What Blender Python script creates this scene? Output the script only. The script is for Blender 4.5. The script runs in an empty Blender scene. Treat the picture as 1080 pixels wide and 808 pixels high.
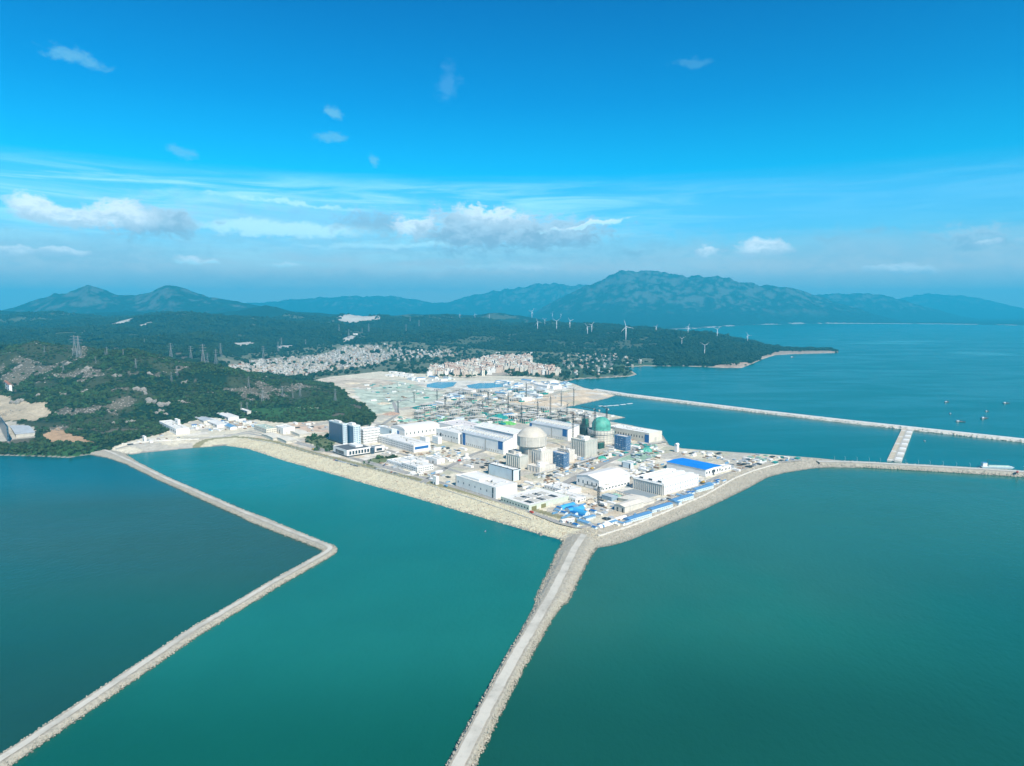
import bpy, math, random
import numpy as np
from mathutils import Vector, Matrix
R = math.radians
rng = random.Random(7)
nrg = np.random.default_rng(11)
SC = bpy.context.scene
COL = SC.collection

# ------------------------------------------------------------------ camera
CAM_H, FPX, HOR = 280.0, 720.0, 326.0
PITCH = math.atan((404 - HOR) / FPX)
cd = bpy.data.cameras.new('camera'); cam = bpy.data.objects.new('camera', cd); COL.objects.link(cam)
cam.location = (0, 0, CAM_H); cam.rotation_euler = (math.pi / 2 - PITCH, 0, 0)
cd.sensor_width = 36; cd.lens = 36 * FPX / 1080; cd.clip_start = 1; cd.clip_end = 200000
SC.camera = cam

# ------------------------------------------------------------------ sun, exposure
SUN_EL, SUN_AZ = 43.0, 152.0          # azimuth clockwise from +Y: behind the camera, to the right
sv = Vector((math.sin(R(SUN_AZ)) * math.cos(R(SUN_EL)), math.cos(R(SUN_AZ)) * math.cos(R(SUN_EL)), math.sin(R(SUN_EL))))
sd = bpy.data.lights.new('sun', 'SUN'); sd.energy = 4.9; sd.angle = R(0.5); sd.color = (1.0, 0.93, 0.80)
so = bpy.data.objects.new('sun', sd); COL.objects.link(so); so.rotation_euler = sv.to_track_quat('Z', 'Y').to_euler()
SC.view_settings.view_transform = 'Standard'; SC.view_settings.look = 'None'
SC.view_settings.exposure = 0.55; SC.view_settings.gamma = 1; SC.view_settings.use_curve_mapping = False
SC.cycles.max_bounces = 5; SC.cycles.diffuse_bounces = 2; SC.cycles.glossy_bounces = 2; SC.cycles.volume_bounces = 0
SC.cycles.transparent_max_bounces = 8; SC.cycles.caustics_reflective = False; SC.cycles.caustics_refractive = False

# ------------------------------------------------------------------ node helper
class NT:
    def __init__(s, tree): s.t = tree; s.n = tree.nodes; s.l = tree.links
    def _in(s, sock, v):
        if v is None: return
        if hasattr(v, 'is_output'): s.l.new(v, sock)
        else: sock.default_value = v
    def node(s, typ, ins=None, **kw):
        n = s.n.new(typ)
        for k, v in kw.items(): setattr(n, k, v)
        if ins:
            for k, v in ins.items(): s._in(n.inputs[k], v)
        return n
    def math(s, op, a, b=None, c=None, clamp=False):
        n = s.n.new('ShaderNodeMath'); n.operation = op; n.use_clamp = clamp
        s._in(n.inputs[0], a); s._in(n.inputs[1], b)
        if c is not None: s._in(n.inputs[2], c)
        return n.outputs[0]
    def vmath(s, op, a, b=None):
        n = s.n.new('ShaderNodeVectorMath'); n.operation = op
        s._in(n.inputs[0], a)
        if b is not None: s._in(n.inputs[1], b)
        return n.outputs['Value'] if op in ('LENGTH', 'DOT_PRODUCT') else n.outputs[0]
    def mix(s, f, a, b, mode='MIX', clamp=False):
        n = s.n.new('ShaderNodeMix'); n.data_type = 'RGBA'; n.blend_type = mode; n.clamp_result = clamp
        s._in(n.inputs[0], f); s._in(n.inputs[6], a); s._in(n.inputs[7], b)
        return n.outputs[2]
    def mr(s, v, a, b, c=0.0, d=1.0, smooth=True):
        n = s.n.new('ShaderNodeMapRange'); n.interpolation_type = 'SMOOTHSTEP' if smooth else 'LINEAR'
        s._in(n.inputs[0], v)
        for i, q in enumerate((a, b, c, d)): n.inputs[i + 1].default_value = q
        return n.outputs[0]
    def noise(s, vec, scale, detail=3, rough=0.55, dist=0.0):
        n = s.node('ShaderNodeTexNoise', {'Scale': scale, 'Detail': detail, 'Roughness': rough, 'Distortion': dist})
        if vec is not None: s.l.new(vec, n.inputs['Vector'])
        return n.outputs['Fac']
    def ramp(s, v, pts):
        n = s.n.new('ShaderNodeValToRGB'); s.l.new(v, n.inputs[0]); e = n.color_ramp.elements
        while len(e) < len(pts): e.new(0.5)
        for q, (p, c) in zip(e, pts): q.position = p; q.color = (*c, 1)
        return n.outputs[0]

# ------------------------------------------------------------------ world: physical sky, blue tint, clouds by direction
W = bpy.data.worlds.new('World'); SC.world = W; W.use_nodes = True
w = NT(W.node_tree); w.n.clear()
sky = w.node('ShaderNodeTexSky', sky_type='NISHITA', sun_disc=False)
sky.sun_elevation = R(SUN_EL); sky.sun_rotation = R(SUN_AZ); sky.ozone_density = 3.0; sky.air_density = 1.0; sky.dust_density = 0.4
dirv = w.node('ShaderNodeTexCoord').outputs['Generated']
sx = w.node('ShaderNodeSeparateXYZ', {0: dirv}); az = w.math('ARCTAN2', sx.outputs[0], sx.outputs[1]); el = w.math('ARCSINE', sx.outputs[2])
elf = w.math('DIVIDE', el, R(40), clamp=True)
tint = w.ramp(elf, [(0.0, (0.30, 0.62, 0.78)), (0.10, (0.30, 0.68, 0.85)), (0.20, (0.20, 0.74, 0.98)), (0.27, (0.01, 0.70, 0.92)), (0.40, (0.0, 0.52, 0.82)), (0.62, (0.0, 0.34, 0.67)), (1.0, (0.02, 0.27, 0.54))])
col = w.mix(1.0, sky.outputs[0], tint, 'MULTIPLY')
P = w.node('ShaderNodeCombineXYZ', {0: az, 1: el}).outputs[0]
stretch = w.vmath('MULTIPLY', P, (1.0, 3.2, 1.0))
n_big = w.noise(stretch, 9.0, 6, 0.62, 0.6)
n_fine = w.noise(w.vmath('MULTIPLY', P, (1.0, 1.7, 1.0)), 42.0, 7, 0.64, 0.3)
n_str = w.noise(w.vmath('MULTIPLY', P, (1.0, 11.0, 1.0)), 5.0, 6, 0.6, 0.8)
wv = w.node('ShaderNodeTexNoise', {'Vector': P, 'Scale': 30.0, 'Detail': 4.0, 'Roughness': 0.6}).outputs['Color']
warp = w.vmath('MULTIPLY', w.vmath('SUBTRACT', wv, (0.5, 0.5, 0.5)), (0.05, 0.022, 0.0))
PW = w.vmath('ADD', P, warp)
def azel(u, v):
    a = math.atan((u - 540) / FPX); return a, math.atan((HOR - v) / FPX * math.cos(a))
# low haze-grey bank over the hills
bank = w.math('MULTIPLY', w.mr(w.math('ADD', el, w.math('MULTIPLY', n_big, 0.05)), 0.07, 0.135, 1.0, 0.0), 0.72)
col = w.mix(bank, col, (2.5, 3.3, 4.0, 1))
low = w.math('MULTIPLY', w.mr(w.math('ADD', el, w.math('MULTIPLY', n_big, 0.03)), 0.045, 0.125, 1.0, 0.0), 0.85)
col = w.mix(low, col, (5.6, 5.3, 5.2, 1))
veil = w.math('MULTIPLY', w.math('MULTIPLY', w.mr(el, 0.03, 0.09), w.mr(el, 0.155, 0.19, 1.0, 0.0)), w.mr(n_str, 0.36, 0.72, 0.05, 0.75))
veil = w.math('MULTIPLY', veil, w.mr(az, 0.42, -0.1, 0.15, 1.0))
col = w.mix(veil, col, (3.6, 6.4, 7.2, 1))
WHITE, GREY, LAV, STREAK, WISP = (6.3, 7.0, 7.4), (2.1, 3.0, 3.9), (3.6, 4.6, 5.4), (4.6, 6.9, 7.6), (1.5, 3.6, 4.7)
CLOUDS = [
 (330, 238, 330, 34, 0, .55, (3.0, 4.9, 5.8), (2.4, 3.9, 4.9), .35), (60, 262, 260, 30, 0, .5, (2.6, 4.0, 5.0), (2.1, 3.4, 4.4), .4), (560, 262, 260, 28, 0, .5, (2.9, 4.5, 5.4), (2.2, 3.6, 4.6), .4), (930, 262, 260, 30, 0, .4, (2.4, 3.9, 5.0), (2.0, 3.4, 4.5), .4), (540, 297, 900, 14, 0, .55, (2.6, 3.7, 4.5), (2.6, 3.7, 4.5), .2),  # u, v, ru, rv, tilt, opacity, lit colour, shade colour, edge noise
 (300, 243, 120, 10, 0, .75, STREAK, STREAK, .5), (310, 217, 95, 3.2, -4, .6, STREAK, STREAK, .5), (420, 260, 160, 3.5, 2, .5, STREAK, STREAK, .4), (520, 283, 120, 5, 3, .45, STREAK, LAV, .5),
 (165, 235, 78, 21, 0, .9, LAV, GREY, .45), (575, 247, 80, 20, 0, .9, LAV, GREY, .55), (505, 244, 80, 26, 0, .92, LAV, GREY, .5), (400, 238, 60, 14, 0, .7, GREY, GREY, .7),
 (44, 221, 36, 22, 0, .95, WHITE, LAV, .38), (84, 231, 62, 16, -4, .92, WHITE, LAV, .42), (132, 231, 50, 20, 0, .85, WHITE, LAV, .5),
 (75, 267, 36, 7, 0, .85, WHITE, LAV, .6), (18, 267, 40, 9, 0, .75, WHITE, LAV, .6), (211, 277, 27, 6.5, 0, .9, WHITE, STREAK, .6), (305, 281, 22, 3, 0, .7, WHITE, STREAK, .6),
 (438, 241, 26, 14, 0, .8, WHITE, LAV, .8), (518, 231, 46, 11, -8, .75, WHITE, LAV, .8), (620, 239, 52, 3, 7, .75, WHITE, STREAK, .5), (560, 284, 40, 5, 0, .5, WHITE, LAV, .7),
 (797, 263, 35, 13, 0, 1., WHITE, LAV, .42), (741, 267, 15, 11, 0, .85, WHITE, LAV, .6), (948, 286, 50, 9, 0, .85, WHITE, LAV, .7), (770, 275, 25, 6, 0, .4, LAV, LAV, .7),
 (1018, 252, 62, 16, 0, .7, LAV, GREY, .8), (1035, 256, 16, 5, 10, .6, WHITE, LAV, .7), (672, 267, 20, 4, 2, .6, GREY, GREY, .6), (920, 244, 22, 6, 0, .4, GREY, GREY, .6), (1075, 252, 14, 6, 0, .5, LAV, LAV, .6), (865, 255, 28, 5, 0, .4, GREY, GREY, .6),
 (100, 73, 37, 10, -12, 0.48, WISP, WISP, .7), (359, 129, 14, 6, -25, 0.52, WISP, WISP, .6), (356, 152, 21, 7, -3, 0.4, WISP, WISP, .6), (203, 167, 20, 9, 0, 0.4, WISP, WISP, .6), (401, 174, 9, 7, -30, 0.44, WISP, WISP, .6), (725, 78, 24, 5, 0, 0.18, WISP, WISP, .6), (475, 100, 14, 22, 0, .06, STREAK, STREAK, .6)]
for (u, v, ru, rv, tilt, op, lit, shd, kn) in CLOUDS:
    a, e = azel(u, v); c, s_ = math.cos(R(tilt)), math.sin(R(tilt))
    q = w.vmath('SUBTRACT', PW, (a, e, 0))
    ca = math.cos(a) ** 2
    lx = w.vmath('DOT_PRODUCT', q, (c / (ru / FPX * ca), s_ / (ru / FPX * ca), 0)); ly = w.vmath('DOT_PRODUCT', q, (-s_ / (rv / FPX * ca), c / (rv / FPX * ca), 0))
    ln = w.math('SQRT', w.math('ADD', w.math('MULTIPLY', lx, lx), w.math('MULTIPLY', ly, ly)))
    f = w.math('ADD', ln, w.math('MULTIPLY', w.math('SUBTRACT', n_fine, 0.52), kn * 3.4))
    al = w.math('MULTIPLY', w.mr(f, 0.45 if op > .7 else 0.1, 1.0, 1.0, 0.0), op)
    sh = w.mr(w.math('ADD', ly, w.math('MULTIPLY', w.math('SUBTRACT', n_fine, 0.5), 4.0)), -0.75, 0.7)
    cc = w.mix(sh, (*shd, 1), (*lit, 1)) if lit != shd else (*lit, 1)
    col = w.mix(al, col, cc)
bg = w.node('ShaderNodeBackground', {'Color': col, 'Strength': 0.13})
wo = w.node('ShaderNodeOutputWorld'); w.l.new(bg.outputs[0], wo.inputs[0])

# ------------------------------------------------------------------ materials
MATS = {}
def mat(name, color, rough=0.75, var=0.18, scale=0.25, bump=0.0, metal=0.0, ribs=0.0, dark=None):
    """plain surface with uneven tone, stains and (optionally) ribs or grain"""
    if name in MATS: return MATS[name]
    m = bpy.data.materials.new(name); m.use_nodes = True; t = NT(m.node_tree); t.n.clear()
    tc = t.node('ShaderNodeTexCoord').outputs['Object']
    n1 = t.noise(tc, scale, 5, 0.6); n2 = t.noise(tc, scale * 7, 3, 0.6)
    d = dark or tuple(c * 0.55 for c in color)
    f = t.math('MULTIPLY', t.mr(n1, 0.38, 0.75), min(1, var * 2.2))
    f = t.math('ADD', f, t.math('MULTIPLY', t.mr(n2, 0.5, 0.8), var), clamp=True)
    c = t.mix(f, (*color, 1), (*d, 1))
    b = t.node('ShaderNodeBsdfPrincipled', {'Base Color': c, 'Roughness': rough, 'Metallic': metal})
    if ribs or bump:
        h = n2
        if ribs: h = t.node('ShaderNodeTexWave', {'Vector': tc, 'Scale': ribs}, wave_type='BANDS', bands_direction='DIAGONAL').outputs['Fac']
        t.l.new(t.node('ShaderNodeBump', {'Strength': bump or 0.3, 'Distance': 0.3, 'Height': h}).outputs[0], b.inputs['Normal'])
    o = t.node('ShaderNodeOutputMaterial'); t.l.new(b.outputs[0], o.inputs[0])
    MATS[name] = m; return m
WALL = mat('white_cladding', (0.84, 0.82, 0.78), 0.6, 0.13, 0.08)
WALLB = mat('pale_blue_cladding', (0.62, 0.72, 0.76), 0.6, 0.12, 0.1)
CREAM = mat('cream_render', (0.70, 0.65, 0.55), 0.8, 0.15, 0.1)
CONC = mat('concrete', (0.53, 0.50, 0.44), 0.85, 0.22, 0.12)
CONCL = mat('pale_concrete', (0.68, 0.64, 0.57), 0.85, 0.18, 0.1)
ROOFW = mat('white_roof', (0.77, 0.745, 0.70), 0.6, 0.14, 0.06)
ROOFG = mat('grey_metal_roof', (0.50, 0.53, 0.55), 0.5, 0.2, 0.06)
ROOFB = mat('bright_blue_roof', (0.012, 0.22, 0.72), 0.5, 0.12, 0.05)
BLUE = mat('blue_paint', (0.015, 0.13, 0.38), 0.5, 0.2, 0.2)
BLUEL = mat('light_blue_sheet', (0.15, 0.33, 0.53), 0.5, 0.3, 0.3)
GLASS = mat('dark_blue_glass', (0.06, 0.115, 0.165), 0.3, 0.3, 0.2)
WIN = mat('window_glass', (0.03, 0.05, 0.07), 0.2, 0.2, 0.4)
DARK = mat('dark_steel', (0.045, 0.055, 0.06), 0.6, 0.2, 0.5)
STEEL = mat('galvanised_steel', (0.45, 0.48, 0.50), 0.5, 0.2, 0.5)
YEL = mat('crane_yellow', (0.55, 0.34, 0.04), 0.6, 0.2, 0.5)
RED = mat('red_paint', (0.45, 0.06, 0.04), 0.6, 0.2, 0.5)
TURB = mat('turbine_white', (0.82, 0.84, 0.85), 0.4, 0.04, 0.2)
NETG = mat('green_scaffold_net', (0.05, 0.38, 0.27), 0.85, 0.45, 0.15, 0.4)
NETB = mat('bright_green_net', (0.15, 0.50, 0.12), 0.85, 0.4, 0.15, 0.4)
DOMEG = mat('green_dome_liner', (0.10, 0.40, 0.31), 0.6, 0.5, 0.12)
BRICK = mat('brown_block', (0.33, 0.22, 0.15), 0.85, 0.3, 0.2)
TILE = mat('terracotta_roof', (0.40, 0.17, 0.10), 0.85, 0.3, 0.2)
PEACH = mat('peach_render', (0.66, 0.53, 0.43), 0.8, 0.15, 0.1)
TYRE = mat('tyre_rubber', (0.02, 0.02, 0.02), 0.9, 0.1)
ASPH = mat('road_surface', (0.34, 0.325, 0.30), 0.9, 0.3, 0.04)
PAINTW = mat('road_marking', (0.75, 0.75, 0.72), 0.7, 0.2, 0.3)
HULL = mat('weathered_hull', (0.07, 0.09, 0.11), 0.6, 0.3, 0.4)
HULLW = mat('white_hull', (0.70, 0.72, 0.72), 0.5, 0.2, 0.4)
WOODD = mat('bare_bark', (0.12, 0.09, 0.06), 0.9, 0.3, 0.6)
def wet(m):
    t = NT(m.node_tree); b = [q for q in t.n if q.type == 'BSDF_PRINCIPLED'][0]; src = b.inputs['Base Color'].links[0].from_socket
    p = t.node('ShaderNodeSeparateXYZ', {0: t.node('ShaderNodeNewGeometry').outputs['Position']}).outputs[2]
    n = t.noise(t.node('ShaderNodeNewGeometry').outputs['Position'], 0.08, 4, 0.6); f = t.mr(t.math('ADD', p, t.math('MULTIPLY', n, 1.2)), 0.7, 1.7)
    t.l.new(t.mix(f, t.mix(1.0, src, (0.30, 0.33, 0.30, 1), 'MULTIPLY'), t.mix(t.math('MULTIPLY', n, .5), src, t.mix(1.0, src, (1.3, 1.22, 1.05, 1), 'MULTIPLY'))), b.inputs['Base Color']); return m
ROCKM = mat('granite_boulder', (0.28, 0.26, 0.23), 0.9, 0.4, 0.25, 0.5)
ARM = wet(mat('armour_rock', (0.385, 0.36, 0.305), 0.9, 0.4, 0.5, 0.4))
ARMT = mat('tan_beach_rock', (0.56, 0.51, 0.37), 0.9, 0.4, 0.5, 0.4)
EARTH = mat('orange_earth', (0.50, 0.33, 0.20), 0.95, 0.35, 0.1, 0.4)
SAND = mat('pale_sand', (0.58, 0.50, 0.38), 0.95, 0.25, 0.05, 0.3)

def leaf_mat(name, c1, c2):
    m = bpy.data.materials.new(name); m.use_nodes = True; t = NT(m.node_tree); t.n.clear()
    oi = t.node('ShaderNodeObjectInfo').outputs['Random']; tc = t.node('ShaderNodeTexCoord').outputs['Object']
    f = t.math('ADD', t.math('MULTIPLY', oi, 0.7), t.math('MULTIPLY', t.noise(tc, 0.6, 3), 0.5), clamp=True)
    b = t.node('ShaderNodeBsdfPrincipled', {'Base Color': t.mix(f, (*c1, 1), (*c2, 1)), 'Roughness': 0.85})
    b.inputs['Specular IOR Level'].default_value = 0.2
    o = t.node('ShaderNodeOutputMaterial'); t.l.new(b.outputs[0], o.inputs[0]); return m
LEAF = leaf_mat('dark_foliage', (0.008, 0.027, 0.013), (0.028, 0.062, 0.025))
LEAFN = leaf_mat('mixed_foliage', (0.005, 0.018, 0.007), (0.052, 0.086, 0.028))  # wider spread of leaf greens, varied at random per tree
LEAFB = leaf_mat('fresh_foliage', (0.022, 0.070, 0.024), (0.058, 0.115, 0.040))

# ------------------------------------------------------------------ mesh helpers
class MB:
    def __init__(s): s.v = []; s.f = []; s.m = []
    def add(s, vs, fs, m=0):
        k = len(s.v); s.v += [tuple(p) for p in vs]; s.f += [tuple(i + k for i in f) for f in fs]; s.m += [m] * len(fs)
    def box(s, x0, x1, y0, y1, z0, z1, m=0):
        s.add([(x0, y0, z0), (x1, y0, z0), (x1, y1, z0), (x0, y1, z0), (x0, y0, z1), (x1, y0, z1), (x1, y1, z1), (x0, y1, z1)],
              [(3, 2, 1, 0), (4, 5, 6, 7), (0, 1, 5, 4), (1, 2, 6, 5), (2, 3, 7, 6), (3, 0, 4, 7)], m)
    def bar(s, p, q, w_, m=0, w2=None):
        p, q = Vector(p), Vector(q); d = (q - p).normalized(); w2 = w_ if w2 is None else w2
        a = d.cross(Vector((0, 0, 1)) if abs(d.z) < .9 else Vector((1, 0, 0))).normalized(); b = d.cross(a)
        vs = [p + a * w_ / 2 * i + b * w_ / 2 * j for i, j in ((-1, -1), (1, -1), (1, 1), (-1, 1))] + [q + a * w2 / 2 * i + b * w2 / 2 * j for i, j in ((-1, -1), (1, -1), (1, 1), (-1, 1))]
        s.add(vs, [(3, 2, 1, 0), (4, 5, 6, 7), (0, 1, 5, 4), (1, 2, 6, 5), (2, 3, 7, 6), (3, 0, 4, 7)], m)
    def lathe(s, prof, n=24, m=0, cx=0, cy=0, cap=True):
        vs = [(cx + r * math.cos(2 * math.pi * i / n), cy + r * math.sin(2 * math.pi * i / n), z) for r, z in prof for i in range(n)]
        fs = [(j * n + i, j * n + (i + 1) % n, (j + 1) * n + (i + 1) % n, (j + 1) * n + i) for j in range(len(prof) - 1) for i in range(n)]
        if cap: fs += [tuple(range(n - 1, -1, -1)), tuple(range((len(prof) - 1) * n, len(prof) * n))]
        s.add(vs, fs, m)
    def prism(s, poly, z0, z1, m=0):
        n = len(poly); s.add([(x, y, z0) for x, y in poly] + [(x, y, z1) for x, y in poly],
              [tuple(range(n - 1, -1, -1)), tuple(range(n, 2 * n))] + [(i, (i + 1) % n, n + (i + 1) % n, n + i) for i in range(n)], m)
    def gable(s, x0, x1, y0, y1, z, h, along='x', m=0, t=0.35):
        """pitched roof shell with a thickness"""
        if along == 'x': pr = [(y0, z), ((y0 + y1) / 2, z + h), (y1, z)]; f = lambda a, b: (a, b[0], b[1]); r = (x0, x1)
        else: pr = [(x0, z), ((x0 + x1) / 2, z + h), (x1, z)]; f = lambda a, b: (b[0], a, b[1]); r = (y0, y1)
        low = [(p[0], p[1] - 0.0) for p in pr]; up = [(p[0], p[1] + t) for p in pr]
        vs = [f(a, b) for a in r for b in low + up]
        s.add(vs, [(0, 1, 4, 3), (1, 2, 5, 4), (9, 10, 7, 6), (10, 11, 8, 7), (3, 4, 10, 9), (4, 5, 11, 10), (6, 7, 1, 0), (7, 8, 2, 1), (0, 3, 9, 6), (8, 11, 5, 2)], m)
    def gable_end(s, x0, x1, y0, y1, z, h, along='x', m=0):
        for k in (0, 1):
            if along == 'x': x = (x0, x1)[k]; vs = [(x, y0, z), (x, y1, z), (x, (y0 + y1) / 2, z + h)]
            else: y = (y0, y1)[k]; vs = [(x0, y, z), (x1, y, z), ((x0 + x1) / 2, y, z + h)]
            s.add(vs, [(0, 1, 2)], m)
    def mesh(s, name, mats, smooth=False):
        me = bpy.data.meshes.new(name); me.from_pydata(s.v, [], s.f)
        for m in (mats if isinstance(mats, (list, tuple)) else [mats]): me.materials.append(m)
        me.polygons.foreach_set('material_index', s.m)
        if smooth: me.polygons.foreach_set('use_smooth', [True] * len(s.f))
        me.update(); return me
    def build(s, name, mats, parent=None, smooth=False, **kw):
        o = bpy.data.objects.new(name, s.mesh(name, mats, smooth)); COL.objects.link(o)
        if parent: o.parent = parent
        for k, v in kw.items(): o[k] = v
        return o
def tag(o, label, cat=None, group=None, kind=None):
    if label: o['label'] = label
    if cat: o['category'] = cat
    if group: o['group'] = group
    if kind: o['kind'] = kind
    return o
def thing(name, label, cat, loc=(0, 0, 0), rz=0.0, group=None):
    o = bpy.data.objects.new(name, None); COL.objects.link(o); o.location = loc; o.rotation_euler = (0, 0, rz); o.empty_display_size = 5
    return tag(o, label, cat, group)
def dup(o, loc, rz=None, scale=None, label=None, group=None):
    c = o.copy(); COL.objects.link(c); c.location = loc
    if rz is not None: c.rotation_euler = (0, 0, rz)
    if scale is not None: c.scale = (scale,) * 3 if not hasattr(scale, '__len__') else scale
    if label: c['label'] = label
    if group: c['group'] = group
    def rec(src, dst):
        for ch in src.children:
            k = ch.copy(); COL.objects.link(k); k.parent = dst; rec(ch, k)
    rec(o, c); return c
def np_mesh(name, V, Fq, mats, smooth=True, colattr=None):
    me = bpy.data.meshes.new(name); me.vertices.add(len(V)); me.vertices.foreach_set('co', np.asarray(V, np.float32).ravel())
    me.loops.add(Fq.size); me.loops.foreach_set('vertex_index', Fq.astype(np.int32).ravel())
    me.polygons.add(len(Fq)); me.polygons.foreach_set('loop_start', np.arange(len(Fq), dtype=np.int32) * Fq.shape[1])
    me.polygons.foreach_set('use_smooth', np.full(len(Fq), smooth))
    for m in mats: me.materials.append(m)
    if colattr is not None:
        a = me.attributes.new('cover', 'FLOAT_COLOR', 'POINT'); a.data.foreach_set('color', np.c_[colattr, np.ones(len(V))].astype(np.float32).ravel())
    me.update(calc_edges=True); me.validate(); return me

# ------------------------------------------------------------------ from the photograph's rays to the ground
CP, SP = math.cos(PITCH), math.sin(PITCH)
def ray(u, v):
    x, y = (u - 540) / FPX, (404 - v) / FPX
    return np.array([x, CP + y * SP, -SP + y * CP])
def G(u, v, z=0.0):
    d = ray(u, v); t = (z - CAM_H) / d[2]; return np.array([d[0] * t, d[1] * t])
def proj(p):
    x, y, z = p[0], p[1], p[2] - CAM_H; dz = y * CP - z * SP; up = y * SP + z * CP
    return 540 + FPX * x / dz, 404 - FPX * up / dz
def GP(pts, z=0.0): return np.array([G(u, v, z) for u, v in pts])
def inpoly(poly, x, y):
    r = np.zeros(x.shape, bool); n = len(poly)
    for i in range(n):
        x0, y0 = poly[i]; x1, y1 = poly[(i + 1) % n]
        if y0 == y1: continue
        c = (y0 > y) != (y1 > y); r ^= c & (x < (x1 - x0) * (y - y0) / (y1 - y0) + x0)
    return r
def segdist(poly, x, y, closed=True):
    d = np.full(x.shape, 1e12); n = len(poly)
    for i in range(n if closed else n - 1):
        p, q = poly[i], poly[(i + 1) % n]; e = q - p; L = e @ e
        t = np.clip(((x - p[0]) * e[0] + (y - p[1]) * e[1]) / L, 0, 1)
        d = np.minimum(d, (x - p[0] - t * e[0]) ** 2 + (y - p[1] - t * e[1]) ** 2)
    return np.sqrt(d)
def sstep(a, b, x): t = np.clip((x - a) / (b - a), 0, 1); return t * t * (3 - 2 * t)
def vnoise(x, y, seed):
    ix, iy = np.floor(x).astype(np.int64), np.floor(y).astype(np.int64); fx, fy = x - ix, y - iy
    def h(a, b):
        k = (a * 374761393 + b * 668265263 + seed * 1442695041) & 0xffffffff
        k = ((k ^ (k >> 13)) * 1274126177) & 0xffffffff
        return ((k ^ (k >> 16)) & 0xffff) / 65535.0
    fx = fx * fx * (3 - 2 * fx); fy = fy * fy * (3 - 2 * fy)
    return (h(ix, iy) * (1 - fx) + h(ix + 1, iy) * fx) * (1 - fy) + (h(ix, iy + 1) * (1 - fx) + h(ix + 1, iy + 1) * fx) * fy
def fbm(x, y, scale, octs=5, seed=1, ridged=False):
    s, a, n = 0.0, 1.0, 0.0
    for o in range(octs):
        v = vnoise(x / scale * 2 ** o, y / scale * 2 ** o, seed + o)
        s = s + a * (1 - abs(2 * v - 1) if ridged else v); n += a; a *= 0.5
    return s / n

COAST_PX = [(-260, 492), (-80, 486), (0, 480.5), (40, 481.5), (72, 483), (98, 479), (110, 478), (140, 479.5), (152, 477.5), (200, 473), (238, 470), (262, 473.5), (300, 486), (350, 500), (420, 520), (500, 543.5), (560, 561), (590, 569), (606, 577), (624, 579), (645, 575.5), (664, 570), (700, 555), (740, 538.5), (786, 516.5), (810, 503.3), (828, 498.7), (858, 494), (880, 493), (905, 493.6),
 (905, 487.6), (880, 485), (860, 483), (800, 478.5), (745, 475), (720, 473), (706, 469.5), (699, 459), (668, 449), (640, 444), (661, 440.5), (630, 434.5), (608, 431), (595, 430), (606, 428), (622, 424.5), (640, 420.5), (650, 417), (634, 413), (616, 409), (606, 405), (597, 402.5), (606, 400), (640, 398.5), (664, 397), (672, 395), (666, 391), (654, 387.5), (680, 386.2), (715, 386.2), (740, 387), (762, 388), (782, 388.3), (795, 383), (804, 379), (818, 374.5), (840, 373.3), (884, 372.3), (884, 370), (850, 369.3), (818, 367.5), (806, 365), (797, 360.5), (770, 357), (740, 352.5), (715, 351), (697, 350),
 (712, 348), (745, 346), (785, 343), (850, 341.5), (930, 341.5), (1000, 342), (1090, 343.5), (1300, 344), (1500, 344)]
COAST = np.vstack([GP(COAST_PX), [[60000, 20000], [60000, 60000], [-60000, 60000], [-60000, 1300]]])
def px(u, D): return (u - 540) / FPX * D
def crest(v, D): return CAM_H - (v - HOR) / FPX * D
TU = np.array([-300, 0, 110, 210, 260, 320, 420, 500, 560, 620, 680, 740, 790, 830], float)
TD = np.array([2100, 2600, 3200, 3900, 4400, 4900, 5600, 6600, 8000, 9500], float)
TZ = np.array([  # height of the rolling wooded land by direction (rows) and distance (columns)
 [40, 70, 105, 130, 140, 145, 160, 180, 160, 90], [40, 70, 105, 130, 140, 145, 160, 185, 160, 90], [35, 66, 100, 125, 135, 145, 165, 185, 160, 90], [20, 50, 88, 110, 120, 135, 165, 180, 150, 90],
 [8, 16, 24, 40, 75, 110, 150, 175, 150, 90], [0, 0, 2, 10, 45, 90, 135, 175, 150, 90], [0, 0, 0, 8, 40, 80, 130, 180, 150, 80], [0, 0, 0, 6, 36, 85, 140, 178, 130, 60], [0, 0, 0, 6, 35, 90, 140, 165, 90, 30],
 [0, 0, 0, 6, 30, 85, 118, 120, 40, 5], [0, 0, 0, 8, 40, 95, 108, 70, 5, 0], [0, 0, 0, 22, 70, 98, 60, 5, 0, 0], [0, 0, 0, 25, 40, 40, 10, 0, 0, 0], [0, 0, 0, 4, 6, 4, 0, 0, 0, 0]], float)
NEAR = [(125, 2000, 380, 330, 310), (30, 2100, 376, 320, 320), (-90, 2100, 378, 350, 330), (212, 1990, 391, 190, 230), (165, 1720, 424, 130, 120), (75, 1720, 420, 150, 130), (298, 2120, 405, 170, 150), (340, 1930, 421, 100, 110), (374, 1640, 437, 46, 52), (392, 1560, 447, 26, 30), (255, 2300, 398, 200, 160)]
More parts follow.
